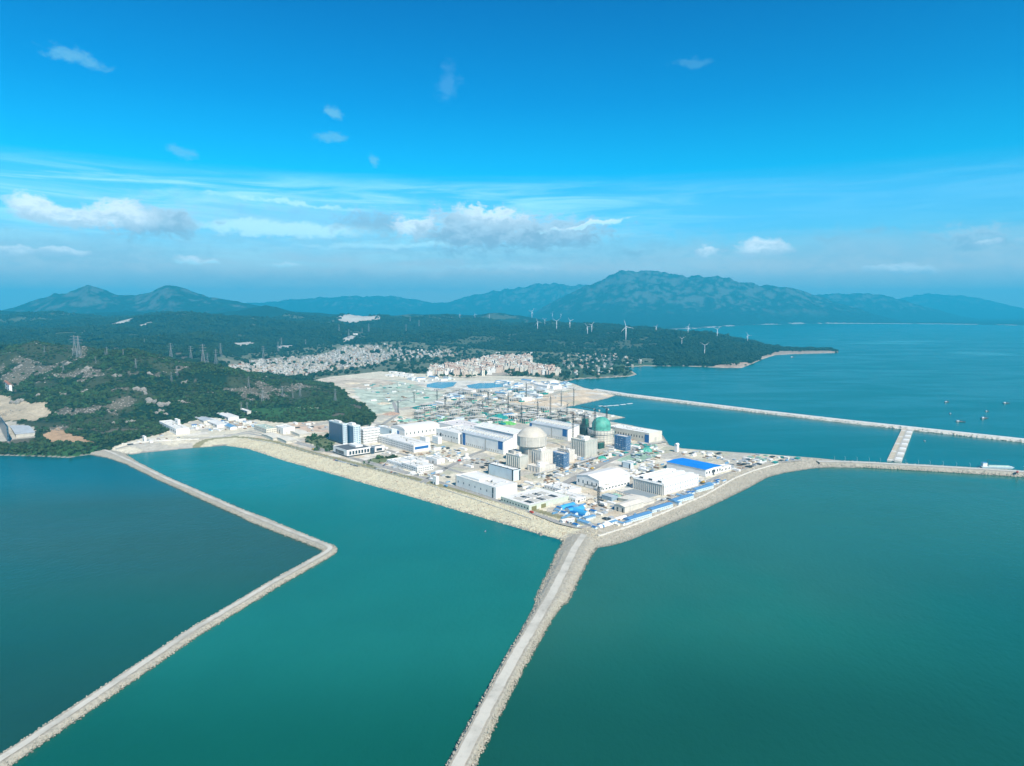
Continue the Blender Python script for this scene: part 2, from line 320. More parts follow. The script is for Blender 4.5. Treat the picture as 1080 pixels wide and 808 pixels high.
RANGES = [  # distance, half depth, silhouette
 (8600, 700, [(-200, 334), (40, 334), (100, 331), (140, 327.5), (180, 333), (250, 329), (283, 322.5), (312, 329), (380, 333.5), (440, 331.5), (470, 330.5), (500, 333), (527, 330.5), (560, 335), (600, 342), (620, 350)]),
 (11200, 1300, [(-260, 318), (-180, 326), (-60, 330), (0, 328), (30, 321), (60, 311), (88, 304.5), (97, 299.5), (107, 305), (128, 312), (146, 314), (165, 308), (176, 303.5), (184, 301.5), (193, 304), (205, 310), (240, 316), (275, 322), (310, 329), (360, 338)]),
 (15000, 1500, [(540, 341), (567, 328), (580, 320), (607, 307), (625, 300), (637, 295), (650, 290.5), (662, 287), (672, 289.5), (680, 288), (700, 290.5), (720, 290), (735, 292.5), (760, 294), (782, 294.5), (795, 300), (812, 301), (827, 303), (843, 308), (863, 315), (887, 321), (920, 331), (960, 341)]),
 (18500, 1300, [(780, 325), (840, 314), (868, 311), (900, 310.5), (930, 312.5), (950, 317), (975, 324), (1010, 333), (1060, 341)]),
 (21000, 1600, [(100, 335), (250, 322), (300, 317), (360, 312.5), (420, 313), (455, 320), (470, 320), (493, 314), (533, 305.5), (560, 302), (590, 300), (640, 304), (700, 315), (760, 330)]),
 (25000, 1800, [(700, 330), (780, 320), (900, 322), (950, 314.5), (985, 309), (1010, 306.5), (1030, 306.5), (1080, 310), (1150, 313), (1300, 318)])]
def height_exact(x, y):
    inside = inpoly(COAST, x, y); d = segdist(COAST, x, y); d = np.where(inside, d, -d)
    r = y; u = 540 + FPX * x / np.maximum(y, 1)
    z = np.clip(d * 0.17, -7, 7.5)
    hm = sstep(5, 190, d)
    tu = np.clip(u, TU[0], TU[-1]); k = np.clip(np.searchsorted(TU, tu) - 1, 0, len(TU) - 2); fu = (tu - TU[k]) / (TU[k + 1] - TU[k]); fu = fu * fu * (3 - 2 * fu)
    td = np.clip(r, TD[0], TD[-1]); j = np.clip(np.searchsorted(TD, td) - 1, 0, len(TD) - 2); fd = (td - TD[j]) / (TD[j + 1] - TD[j]); fd = fd * fd * (3 - 2 * fd)
    tz = (TZ[k, j] * (1 - fd) + TZ[k, j + 1] * fd) * (1 - fu) + (TZ[k + 1, j] * (1 - fd) + TZ[k + 1, j + 1] * fd) * fu
    fade = sstep(1950, 2500, r) * (1 - sstep(9500, 12000, r))
    rough = fbm(x, y, 900, 5, 3); rid = fbm(x, y, 520, 4, 21, True)
    z = z + hm * fade * tz * (0.30 + 1.15 * rough + 0.60 * (rid - 0.5))
    nz = 0
    for (uu, D, vc, rx, ry) in NEAR:
        c = crest(vc, D) - 8; g = np.exp(-(((x - px(uu, D)) / rx) ** 2 + ((y - D) / ry) ** 2)); nz = np.maximum(nz, c * g) + 0.15 * np.minimum(nz, c * g)
    z = z + nz * sstep(0, 90, d) * (0.72 + 0.4 * fbm(x, y, 160, 5, 8) + 0.50 * (fbm(x, y, 230, 4, 18, True) - .45))
    for i, (D, rd, prof) in enumerate(RANGES):
        pu, pv = np.array(prof).T; zc = np.interp(u, pu, crest(pv, D), left=0, right=0)
        sel = np.clip(zc, 0, None) * np.exp(-np.abs((y - D - 350 * (fbm(x, y, 2600, 2, 40 + i) - .5)) / rd) ** 1.7)
        sel = sel * (0.74 + 0.15 * fbm(x, y, 900, 6, 60 + i, True) / 0.72 + 0.13 * fbm(x, y, 380, 5, 160 + i, True) / 0.72)
        z = np.maximum(z, np.where(d > 0, sel * sstep(0, 600, d), z))
    return z, d
print('terrain...')
NA, NR = 900, 820
TH = np.linspace(R(-48), R(48), NA)
RR = np.concatenate([np.geomspace(640, 9500, 560), np.geomspace(9500, 29000, 261)[1:]])
TT, RG = np.meshgrid(TH, RR)
XG, YG = RG * np.sin(TT), RG * np.cos(TT)
HG, DG = height_exact(XG, YG)
def hlook(x, y):
    x, y = np.asarray(x, float), np.asarray(y, float); r = np.hypot(x, y); th = np.arctan2(x, y)
    a = np.clip((th - TH[0]) / (TH[1] - TH[0]), 0, NA - 1.001); i = a.astype(int); fa = a - i
    j = np.clip(np.searchsorted(RR, r) - 1, 0, NR - 2); fr = np.clip((r - RR[j]) / (RR[j + 1] - RR[j]), 0, 1)
    H = lambda A: (A[j, i] * (1 - fa) + A[j, i + 1] * fa) * (1 - fr) + (A[j + 1, i] * (1 - fa) + A[j + 1, i + 1] * fa) * fr
    return H(HG), H(DG)
def GT(u, v, far=29000):
    """first point of the land under this ray"""
    d = ray(u, v); t = np.geomspace(600, far, 2600); x, y, z = d[0] * t, d[1] * t, CAM_H + d[2] * t
    h = np.maximum(hlook(x, y)[0], 0.0); k = np.argmax(z <= h)
    if not (z <= h).any(): k = len(t) - 1
    return Vector((x[k], y[k], h[k]))

# ------------------------------------------------------------------ land cover
FOREST = (0.010, 0.028, 0.015)
def poly(pts, z=7.0): return GP(pts, z)
COVER = [  # what the ground is made of, later ones lie on top: outline, colour, grain
 ('valley', poly([(225, 392), (262, 380), (350, 370), (430, 369), (520, 373), (600, 374), (690, 380), (690, 386), (640, 400), (600, 402), (420, 402), (330, 400), (240, 399)]), (0.13, 0.15, 0.10)),
 ('valley', poly([(560, 380), (690, 383), (670, 396), (600, 400)]), (0.06, 0.10, 0.06)),
 ('village', poly([(235, 392), (262, 386), (300, 380), (345, 375), (365, 371), (398, 371), (420, 377), (395, 386), (350, 391), (300, 399), (245, 398)]), (0.20, 0.20, 0.15)),
 ('village', poly([(448, 396), (453, 388), (475, 385), (508, 380), (512, 377), (557, 376), (562, 383), (592, 390), (590, 397), (560, 395), (510, 397)]), (0.38, 0.33, 0.27)),
 ('site', poly([(98, 476), (150, 463), (180, 455), (212, 445), (262, 444), (300, 447), (345, 444), (372, 452), (392, 452), (398, 436), (372, 424), (352, 408), (345, 398), (400, 392), (470, 396), (560, 397), (600, 402), (660, 412), (900, 486), (900, 500), (640, 582), (600, 580), (240, 474)]), (0.60, 0.55, 0.435)),
 ('meadow', poly([(262, 436), (330, 432), (352, 434), (346, 443), (300, 447), (280, 444)]), (0.040, 0.105, 0.035)),
 ('meadow', poly([(20, 482), (25, 474), (60, 472), (104, 470), (98, 479), (70, 484)]), (0.035, 0.10, 0.035)),
 ('cut', poly([(-100, 452), (0, 436), (16, 440), (50, 444), (54, 447), (40, 451), (0, 452)]), (0.40, 0.34, 0.25)),
 ('cut', poly([(40, 462), (60, 455), (70, 459), (96, 464), (96, 468), (50, 468)]), (0.42, 0.28, 0.17)),
 ('terrace', poly([(-100, 474), (-60, 456), (10, 452), (36, 455), (36, 463), (10, 466)]), (0.42, 0.40, 0.35)),
 ('platform', poly([(366, 404), (385, 400), (420, 402), (445, 408), (470, 416), (455, 424), (415, 433), (395, 437), (380, 424)]), (0.47, 0.53, 0.44)),
 ('platform', poly([(330, 402), (345, 398), (400, 400), (420, 404), (380, 412), (360, 408)]), (0.58, 0.50, 0.40)),
 ('redlot', poly([(300, 446), (330, 446), (346, 450), (350, 456), (320, 457)]), (0.56, 0.42, 0.32)),
 ('garden', poly([(318, 462), (345, 460), (352, 470), (350, 476), (335, 476)]), (0.13, 0.16, 0.08)),
 ('garden', poly([(378, 488), (402, 481), (425, 482), (392, 492)]), (0.15, 0.18, 0.09)),
 ('court', poly([(645, 484), (676, 476), (692, 480), (668, 490), (655, 489)]), (0.30, 0.42, 0.32)),
 ('court', poly([(654, 514), (668, 509), (692, 523), (686, 526)]), (0.24, 0.28, 0.29)),
 ('spit', poly([(540, 424), (580, 416), (622, 410), (652, 417), (606, 430), (570, 431)]), (0.62, 0.50, 0.36)),
 ('spit', poly([(640, 447), (663, 441), (632, 434), (600, 431), (590, 434)]), (0.56, 0.54, 0.47)),
 ('pale', poly([(430, 399), (470, 401), (570, 404), (610, 408), (585, 415), (500, 412), (455, 412)]), (0.62, 0.59, 0.52)),
 ('beach', poly([(800, 380), (803, 376.5), (822, 371.6), (884, 370.6), (884, 372.4), (840, 373.4), (818, 374.8)], 3), (0.30, 0.25, 0.20)),
 ('beach', poly([(742, 387.4), (760, 385.6), (790, 382.5), (784, 388)], 3), (0.36, 0.28, 0.22)),
]
SHORE_SW = GP([(238, 470), (262, 473.5), (300, 486), (350, 500), (420, 520), (500, 543.5), (560, 561), (590, 569), (606, 577)])
SHORE_SE = GP([(624, 579), (645, 575.5), (664, 570), (700, 555), (740, 538.5), (786, 516.5), (810, 503.3), (828, 498.7), (858, 494), (880, 493)])
def cover(x, y, d, z):
    """colour of the ground and how wooded it is"""
    xj = x + (fbm(x, y, 34, 3, 81) - .5) * 22; yj = y + (fbm(x, y, 34, 3, 91) - .5) * 34
    n1 = fbm(x, y, 130, 5, 5); n2 = fbm(x, y, 22, 4, 15); n3 = fbm(x, y, 700, 4, 25)
    c = np.empty(x.shape + (3,)); c[:] = FOREST; c *= (0.75 + 0.6 * n1)[..., None]
    wood = np.ones(x.shape)
    def put(mask, col, a=1.0):
        m = (np.clip(mask, 0, 1) * a)[..., None]; c[:] = c * (1 - m) + np.asarray(col) * m
    far = y > 2300
    field = far & (y < 9000) & (n3 > 0.60) & (n1 > 0.52)
    put(field * sstep(.52, .6, n1), (0.12, 0.14, 0.09), 0.6); wood = np.where(field, 0.25, wood)
    rk = sstep(8500, 10000, y) * sstep(0.42, 0.80, SLOPE + (fbm(x, y, 110, 5, 33) - .5) * 1.5) * sstep(90, 350, z); put(rk, (0.20, 0.20, 0.20), 0.40)
    hill = (y < 3000) & (d > 30); sc = hill * sstep(.54, .62, fbm(x, y, 95, 5, 133)); put(sc, (0.055, 0.068, 0.036), .85); wood = wood * (1 - .85 * sc)
    sc = hill * sstep(.63, .68, fbm(x, y, 60, 5, 143)); put(sc, (0.14, 0.125, 0.10), .75); wood = wood * (1 - .95 * sc)
    for cu, cv, rx, ry in ((378, 337, 22, 2.4), (378, 336, 12, 2), (126, 340, 8, 1.0), (148, 345, 8, 0.8), (300, 366, 7, 0.8), (368, 357, 5, 1.0), (258, 363, 9, .8)):
        p = GT(cu, cv) if HG is not None else None
        q = ((x - p.x) / (rx / FPX * p.y)) ** 2 + ((y - p.y) / (p.y * 0.02 + 40)) ** 2; m = sstep(1.15, .75, q + (n2 - .5)); put(m, (0.46, 0.44, 0.40)); wood = wood * (1 - m)
    for nm, pl, cc in COVER:
        bb = (x > pl[:, 0].min() - 40) & (x < pl[:, 0].max() + 40) & (y > pl[:, 1].min() - 60) & (y < pl[:, 1].max() + 60)
        m = np.zeros(x.shape); s = inpoly(pl, xj[bb], yj[bb]); m[bb] = s
        cv = np.asarray(cc) * (1.12 - (1.1 if nm == 'platform' else .5) * (n2[..., None] - .35) if nm not in ('meadow',) else 0.7 + 0.6 * n2[..., None])
        m3 = m[..., None]; c[:] = c * (1 - m3) + cv * m3
        wood = np.where(m > 0, {'valley': 0.14, 'village': 0.05, 'garden': 0.35, 'meadow': 0.22}.get(nm, 0.0), wood)
    site = inpoly(COVER[4][1], x, y)
    ds = segdist(SHORE_SW, x, y, False); de = segdist(SHORE_SE, x, y, False)
    bx, by = math.cos(R(44)), math.sin(R(44)); P_, Q_ = (xj * bx + yj * by), (-xj * by + yj * bx); P_ = P_ + 9 * np.floor(Q_ / 31); ip, iq = np.floor(P_ / 43).astype(np.int64), np.floor(Q_ / 31).astype(np.int64)
    hsh = ((ip * 73856093) ^ (iq * 19349663)) & 0xffff; hv = ((hsh * 40503) & 0xffff) / 65535.0
    lot = site & (y < 2500) & (np.abs(c[..., 0] - c[..., 2]) > .05) & (wood == 0)
    for lo, hi, cc, al in ((0, .16, (0.42, 0.395, 0.35), .8), (.16, .28, (0.68, 0.64, 0.57), .8), (.28, .36, (0.33, 0.34, 0.25), .6), (.36, .46, (0.52, 0.42, 0.31), .6), (.46, .54, (0.36, 0.35, 0.33), .6)): put(lot & (hv >= lo) & (hv < hi), cc, al)
    put(site & (ds < 49), (0.56, 0.52, 0.385)); put(site & (ds >= 47) & (ds < 62), (0.24, 0.225, 0.12), 0.9)
    put((de < 50) & (d > 0), (0.43, 0.39, 0.32))
    put((d > 0) & (d < 5), (0.30, 0.28, 0.24)); put(d < 0, (0.10, 0.12, 0.10))
    put((d > 0) & (d < 13 + 24 * (n2 - .5)) & (y > 2400) & (y < 9000), (0.50, 0.43, 0.34), .7)
    put((d > 0) & (d < 130) & (y > 9000) & (fbm(x, y, 300, 3, 171) > .47), (0.5, 0.48, 0.44), .8)
    wood = np.where((d < 7) | (z < 1.0), 0, wood)
    return c, wood
SLOPE = np.hypot(np.gradient(HG, axis=0) / np.gradient(RR)[:, None], np.gradient(HG, axis=1) / (RR[:, None] * (TH[1] - TH[0])))
CG, WG = cover(XG, YG, DG, HG)
def ground_mat():
    m = bpy.data.materials.new('land'); m.use_nodes = True; t = NT(m.node_tree); t.n.clear()
    a = t.node('ShaderNodeAttribute', attribute_name='cover').outputs['Color']; p = t.node('ShaderNodeNewGeometry').outputs['Position']
    n1 = t.noise(p, 0.11, 4, 0.65); n2 = t.noise(p, 0.7, 2, 0.6); n3 = t.noise(p, 0.022, 5, 0.6)
    k = t.math('ADD', t.math('MULTIPLY', n1, 0.9), t.math('MULTIPLY', n2, 0.9)); k = t.math('ADD', k, t.math('MULTIPLY', n3, 0.35)); k = t.math('ADD', k, -0.08)
    c = t.mix(1.0, a, t.node('ShaderNodeCombineColor', {0: k, 1: k, 2: k}).outputs[0], 'MULTIPLY')
    b = t.node('ShaderNodeBsdfPrincipled', {'Base Color': c, 'Roughness': 0.95}); b.inputs['Specular IOR Level'].default_value = 0.1
    t.l.new(t.node('ShaderNodeBump', {'Strength': 0.6, 'Distance': 6.0, 'Height': t.noise(p, 0.06, 6, 0.7)}).outputs[0], b.inputs['Normal'])
    o = t.node('ShaderNodeOutputMaterial'); t.l.new(b.outputs[0], o.inputs[0]); return m
LAND = ground_mat()
def grid_faces(nr, na):
    i = np.arange(na - 1); j = np.arange(nr - 1)[:, None]; a = j * na + i
    return np.stack([a, a + 1, a + na + 1, a + na], -1).reshape(-1, 4)
def land_sheet(name, j0, j1):
    V = np.stack([XG[j0:j1], YG[j0:j1], HG[j0:j1]], -1).reshape(-1, 3); F = grid_faces(j1 - j0, NA)
    o = bpy.data.objects.new(name, np_mesh(name, V, F, [LAND], True, CG[j0:j1].reshape(-1, 3))); COL.objects.link(o); o['kind'] = 'structure'; return o
JS = int(np.searchsorted(RR, 8000))
land_sheet('terrain', 0, JS + 1); land_sheet('mountains', JS, NR)

# ------------------------------------------------------------------ sea
def sea():
    na, nr = 420, 380
    th = np.linspace(R(-60), R(60), na); rr = np.concatenate([[2.0, 60, 150], np.geomspace(230, 31500, nr - 3)])
    T, Rr = np.meshgrid(th, rr); x, y = Rr * np.sin(T), Rr * np.cos(T)
    c = np.empty(x.shape + (3,)); n = fbm(x, y, 420, 5, 71); n2 = fbm(x + .4 * y, y * 2.2, 900, 4, 75)
    c[:] = (0.001, 0.106, 0.094)
    def put(m, col): m = np.clip(m, 0, 1)[..., None]; c[:] = c * (1 - m) + np.asarray(col) * m
    inner = inpoly(GP([(120, 478), (349, 578), (300, 608), (-80, 860), (-80, 1500), (440, 1500), (485, 808), (605, 578), (420, 515), (250, 465)]), x, y)
    left = inpoly(GP([(-900, 470), (110, 474), (349, 578), (0, 804), (-200, 930), (-3000, 900)]), x, y)
    right = inpoly(GP([(485, 808), (610, 570), (700, 530), (800, 490), (850, 489), (1080, 500), (1900, 552), (1900, 1500), (400, 1500)]), x, y)
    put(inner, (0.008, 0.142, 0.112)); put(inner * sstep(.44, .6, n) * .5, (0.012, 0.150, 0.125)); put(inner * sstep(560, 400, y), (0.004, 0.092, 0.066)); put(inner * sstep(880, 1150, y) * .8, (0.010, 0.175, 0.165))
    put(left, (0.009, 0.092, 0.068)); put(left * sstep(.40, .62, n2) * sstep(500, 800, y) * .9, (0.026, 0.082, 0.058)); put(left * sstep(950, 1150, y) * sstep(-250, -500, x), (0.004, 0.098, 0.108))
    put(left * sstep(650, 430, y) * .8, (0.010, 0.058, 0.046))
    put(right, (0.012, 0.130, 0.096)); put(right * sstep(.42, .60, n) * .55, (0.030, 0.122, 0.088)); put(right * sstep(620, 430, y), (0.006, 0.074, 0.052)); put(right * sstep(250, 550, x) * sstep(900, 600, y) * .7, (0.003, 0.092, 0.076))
    for (u, v, lu, lv) in ((935, 362, 42, 1.3), (1035, 373, 34, 2.2), (872, 358.5, 12, .8), (960, 360, 40, .9)):   # paler lanes across the far bay
        p = G(u, v); q = np.sqrt(((x - p[0]) / (lu / FPX * p[1])) ** 2 + ((y - p[1]) / (lv * p[1] ** 2 / (FPX * CAM_H))) ** 2); put(sstep(1.25, .5, q + (n - .5) * .6) * .6, (0.07, 0.30, 0.32))
    V = np.stack([x, y, np.zeros_like(x)], -1).reshape(-1, 3)
    m = bpy.data.materials.new('sea_water'); m.use_nodes = True; t = NT(m.node_tree); t.n.clear()
    a = t.node('ShaderNodeAttribute', attribute_name='cover').outputs['Color']; p = t.node('ShaderNodeNewGeometry').outputs['Position']
    k = t.math('ADD', t.math('ADD', t.math('MULTIPLY', t.noise(p, 0.006, 5, 0.6, 0.5), 0.30), t.math('MULTIPLY', t.noise(t.vmath('MULTIPLY', p, (1, .25, 1)), 0.035, 4, 0.65, 0.6), 0.07)), 0.815)
    cc = t.mix(1.0, a, t.node('ShaderNodeCombineColor', {0: k, 1: k, 2: k}).outputs[0], 'MULTIPLY')
    b = t.node('ShaderNodeBsdfPrincipled', {'Base Color': cc, 'Roughness': t.mr(t.noise(t.vmath('MULTIPLY', p, (.5, 1.6, 1)), 0.004, 4, 0.6, 0.8), .35, .65, .19, .27), 'IOR': 1.33}); b.inputs['Specular IOR Level'].default_value = 0.30
    h = t.math('ADD', t.noise(t.vmath('MULTIPLY', p, (1, .6, 1)), 0.22, 4, 0.6), t.math('MULTIPLY', t.noise(p, 0.03, 4, 0.6), 1.5))
    t.l.new(t.node('ShaderNodeBump', {'Strength': 0.5, 'Distance': 0.7, 'Height': h}).outputs[0], b.inputs['Normal'])
    o = t.node('ShaderNodeOutputMaterial'); t.l.new(b.outputs[0], o.inputs[0])
    ob = bpy.data.objects.new('sea', np_mesh('sea', V, grid_faces(nr, na), [m], True, c.reshape(-1, 3))); COL.objects.link(ob); ob['kind'] = 'structure'
sea()

# ------------------------------------------------------------------ haze: one closed box of air
hb = MB(); hb.box(-33000, 33000, -2000, 32000, -9, 1180)
hm = bpy.data.materials.new('haze'); hm.use_nodes = True; t = NT(hm.node_tree); t.n.clear()
vol = t.node('ShaderNodeVolumePrincipled', {'Color': (0.05, 0.67, 1.0, 1), 'Density': 7.8e-5, 'Anisotropy': 0.0})
o_ = t.node('ShaderNodeOutputMaterial'); t.l.new(vol.outputs[0], o_.inputs['Volume'])
hz = hb.build('haze', hm); hz['kind'] = 'stuff'; hz['label'] = 'pale blue haze over the bay and the far hills'
#@@MORE@@

# ------------------------------------------------------------------ scatter of uncountable things (leaves no things behind: only masses)
def ico(sub, jit, seed, scl=(1, 1, 1), up=0.0):
    import bmesh
    r = random.Random(seed); bm = bmesh.new(); bmesh.ops.create_icosphere(bm, subdivisions=sub, radius=1)
    for v in bm.verts:
        k = 1 + r.uniform(-jit, jit); v.co = Vector((v.co.x * k * scl[0], v.co.y * k * scl[1], v.co.z * k * scl[2] + up))
    vs = [tuple(v.co) for v in bm.verts]; fs = [tuple(v.index for v in f.verts) for f in bm.faces]; bm.free(); return vs, fs
def proto_collection(name, meshes):
    c = bpy.data.collections.new(name)
    for k, me in enumerate(meshes): c.objects.link(bpy.data.objects.new('%s_%02d' % (name, k), me))
    return c
def scatter(name, pts, sc, coll, parent=None, tilt=0.0, label=None):
    n = len(pts); me = bpy.data.meshes.new(name); me.vertices.add(n); me.vertices.foreach_set('co', np.asarray(pts, np.float32).ravel())
    a = me.attributes.new('sc', 'FLOAT_VECTOR', 'POINT'); a.data.foreach_set('vector', np.asarray(sc, np.float32).ravel())
    rot = np.c_[nrg.uniform(-tilt, tilt, n), nrg.uniform(-tilt, tilt, n), nrg.uniform(0, 6.283, n)]
    a = me.attributes.new('rt', 'FLOAT_VECTOR', 'POINT'); a.data.foreach_set('vector', rot.astype(np.float32).ravel())
    o = bpy.data.objects.new(name, me); COL.objects.link(o); o['kind'] = 'stuff'
    if label: o['label'] = label
    if parent: o.parent = parent
    g = bpy.data.node_groups.new(name, 'GeometryNodeTree')
    g.interface.new_socket('Geometry', in_out='INPUT', socket_type='NodeSocketGeometry'); g.interface.new_socket('Geometry', in_out='OUTPUT', socket_type='NodeSocketGeometry')
    N = g.nodes; gi = N.new('NodeGroupInput'); go = N.new('NodeGroupOutput'); ci = N.new('GeometryNodeCollectionInfo'); ci.inputs[0].default_value = coll
    ci.inputs['Separate Children'].default_value = True; ci.inputs['Reset Children'].default_value = True
    ip = N.new('GeometryNodeInstanceOnPoints'); ip.inputs['Pick Instance'].default_value = True
    A = []
    for nm in ('sc', 'rt'):
        q = N.new('GeometryNodeInputNamedAttribute'); q.data_type = 'FLOAT_VECTOR'; q.inputs['Name'].default_value = nm; A.append(q)
    L = g.links; L.new(gi.outputs[0], ip.inputs['Points']); L.new(ci.outputs[0], ip.inputs['Instance'])
    L.new(A[1].outputs[0], ip.inputs['Rotation']); L.new(A[0].outputs[0], ip.inputs['Scale']); L.new(ip.outputs[0], go.inputs[0])
    md = o.modifiers.new('scatter', 'NODES'); md.node_group = g
    return o
def rock_meshes(mt, pre):
    out = []
    for k in range(5):
        b = MB(); b.add(*ico(1, .28, 40 + k, (1, rng.uniform(.7, 1), rng.uniform(.5, .8)))); out.append(b.mesh(pre + '%d' % k, mt))
    return out
ROCKS = proto_collection('armour_rock', rock_meshes(ARM, 'armour_rock_')); ROCKT = proto_collection('tan_rock', rock_meshes(ARMT, 'tan_rock_'))
def crown_mesh(k, m, lean=1.0):
    """a crown of several ragged leaf clumps, about 1 m in radius, base at 0"""
    r = random.Random(100 + k); b = MB(); n = 6
    for i in range(n):
        a = 6.283 * i / n + r.uniform(-.4, .4); q = r.uniform(.25, .55); s = r.uniform(.38, .6); vs, fs = ico(1, .33, k * 20 + i, (s, s, s * .8))
        b.add([(x + math.cos(a) * q, y + math.sin(a) * q, z + .55 + r.uniform(-.15, .55)) for x, y, z in vs], fs)
    for i in range(46):          # loose leaf sprays that break the outline
        a, c, q = r.uniform(0, 6.283), r.uniform(-.3, 1), r.uniform(.75, 1.05); d = math.sqrt(1 - c * c); p = Vector((math.cos(a) * d * q, math.sin(a) * d * q, .65 + c * q * .75)); s = r.uniform(.10, .22)
        t1 = Vector((r.uniform(-1, 1), r.uniform(-1, 1), r.uniform(-1, 1))).normalized(); t2 = t1.orthogonal().normalized()
        b.add([p - t1 * s, p + t2 * s, p + t1 * s, p - t2 * s], [(0, 1, 2, 3)])
    return b.mesh('crown_%d' % k, m)
CROWNF = [crown_mesh(20 + k, LEAF) for k in range(5)]
CROWNS = [crown_mesh(k, LEAFN) for k in range(4)] + [crown_mesh(9 + k, LEAFB) for k in range(2)]
FORESTC = proto_collection('forest_tree', CROWNS); FORESTF = proto_collection('far_tree', CROWNF)

# ------------------------------------------------------------------ woods
def wood_points(n, rmin, rmax, thmax=R(40)):
    r = np.sqrt(nrg.uniform(rmin ** 2, rmax ** 2, n)); th = nrg.uniform(-thmax, thmax, n); return r * np.sin(th), r * np.cos(th)
def wood_at(x, y):
    a = np.clip((np.arctan2(x, y) - TH[0]) / (TH[1] - TH[0]), 0, NA - 1).round().astype(int); j = np.clip(np.searchsorted(RR, np.hypot(x, y)), 0, NR - 1); return WG[j, a]
def wood(name, n, rmin, rmax, s0, s1, label, coll):
    x, y = wood_points(n, rmin, rmax); z, d = hlook(x, y); wg = wood_at(x, y)
    dens = wg * (0.25 + 1.1 * sstep(.36, .58, fbm(x, y, 90, 4, 55)))
    keep = (nrg.uniform(0, 1, n) < dens) & (d > 4); x, y, z = x[keep], y[keep], z[keep]
    s = nrg.uniform(s0, s1, len(x)) * (0.65 + .7 * fbm(x, y, 60, 3, 57)); s = s * np.where(nrg.uniform(0, 1, len(x)) < .12, 1.5, 1)
    return scatter(name, np.c_[x, y, z - s * .15], np.c_[s, s, s * nrg.uniform(.8, 1.25, len(x))], coll, label=label)
wood('near_woodland', 170000, 1250, 2700, 1.8, 4.0, 'dark green woodland covering the near hills', FORESTC)
wood('far_woodland', 230000, 2700, 7800, 4.5, 10.5, 'hazy blue green woodland rolling away to the mountains', FORESTF)

# ------------------------------------------------------------------ breakwaters
def resample(P, step):
    P = np.asarray(P, float); s = np.r_[0, np.cumsum(np.hypot(*np.diff(P, axis=0).T))]; n = max(2, int(s[-1] / step)); t = np.linspace(0, s[-1], n)
    return np.c_[np.interp(t, s, P[:, 0]), np.interp(t, s, P[:, 1])], t
def breakwater(name, label, cpx, widths, top, crestw, roadw, matroad, rocks, rocksize, patches=None, z_end=None, zc=2.0, rm=None):
    P, t = resample([G(u, v, zc) for u, v in cpx], 3.0); n = len(P)
    for _ in range(2): P[1:-1] = (P[:-2] + 2 * P[1:-1] + P[2:]) / 4
    T = np.gradient(P, axis=0); T /= np.hypot(T[:, 0], T[:, 1])[:, None]; Nn = np.c_[-T[:, 1], T[:, 0]]
    hw = np.interp(t / t[-1], *np.array(widths).T) / 2
    hw = hw * (1 + .10 * (fbm(P[:, 0], P[:, 1], 25, 3, 7) - .5))
    cw = np.minimum(crestw / 2, hw * .7)
    root = thing(name, label, 'breakwater', (P[n // 2, 0], P[n // 2, 1], 0)); O = np.array([P[n // 2, 0], P[n // 2, 1], 0])
    prof = [(-1.35, -2.5), (-1.0, 0), (-.66, .45), (-.33, .85), (0, 1)]
    offs = []
    for a, zf in prof: offs.append((-(cw + (hw - cw) * -a) , zf))
    offs = offs + [(-o, zf) for o, zf in offs[::-1]]
    V = []
    for o, zf in offs:
        xy = P + Nn * np.asarray(o)[:, None]; jz = (fbm(xy[:, 0], xy[:, 1], 3.5, 2, 17) - .5) * (1.6 if 0 < zf < 1 else .25)
        V.append(np.c_[xy, np.where(zf < 0, -2.5, zf * top + jz)])
    V = np.stack(V, 1) - O; m = V.shape[1]
    F = grid_faces(n, m)
    o = bpy.data.objects.new('rubble_slope', np_mesh('rubble_slope', V.reshape(-1, 3), F[:, ::-1], [rm or ARM], False)); COL.objects.link(o); o.parent = root
    if roadw:
        off = np.linspace(-roadw / 2, roadw / 2, 4); V = np.stack([np.c_[P + Nn * q + (fbm(P[:, 0], P[:, 1], 6, 2, 3) - .5)[:, None] * 1.2 * Nn, np.full(n, top + .30)] for q in off], 1) - O
        keep = np.ones(n - 1, bool)
        if patches: keep = np.array([any(a <= (i / n) < b for a, b in patches) for i in range(n - 1)])
        Fr = grid_faces(n, 4).reshape(n - 1, 3, 4)[keep].reshape(-1, 4)
        o = bpy.data.objects.new('crest_track', np_mesh('crest_track', V.reshape(-1, 3), Fr[:, ::-1], [matroad], False)); COL.objects.link(o); o.parent = root
    k = rocks; i = nrg.integers(0, n, k); a = nrg.uniform(-1, 1, k); a = np.sign(a) * np.abs(a) ** .6
    edge = np.clip(cw[i] + (hw[i] - cw[i]) * (np.abs(a) * 1.05), 0, None); xy = P[i] + Nn[i] * (np.sign(a) * edge)[:, None] + nrg.uniform(-1.5, 1.5, (k, 2))
    zz = top * (1 - np.clip((edge - cw[i]) / (hw[i] - cw[i]), 0, 1)); s = nrg.uniform(rocksize * .6, rocksize * 1.5, k)
    scatter('armour_rocks', np.c_[xy, zz + .1] - O, np.c_[s, s, s], ROCKS, root, 0.6)
    return root
GRAVD = mat('worn_gravel_track', (0.56, 0.53, 0.46), 0.95, 0.5, 0.03, 0.3, dark=(.36, .34, .29))
GRAV = mat('pale_gravel_track', (0.60, 0.58, 0.52), 0.95, 0.25, 0.1, 0.3)
breakwater('breakwater', 'long rubble breakwater bent like an elbow in the left water', [(104, 473), (118, 478), (140, 488), (170, 503), (250, 538), (310, 562.5), (338, 573.5), (347, 577), (349, 580), (340, 586), (324, 595), (290, 614), (200, 668), (100, 736), (0, 803), (-110, 877)],
           [(0, 84), (.04, 58), (.08, 34), (.14, 20), (.3, 16), (.49, 17), (.52, 23), (.56, 19), (.62, 16), (1, 15)], 3.2, 8, 5.5, GRAVD, 9000, .7)
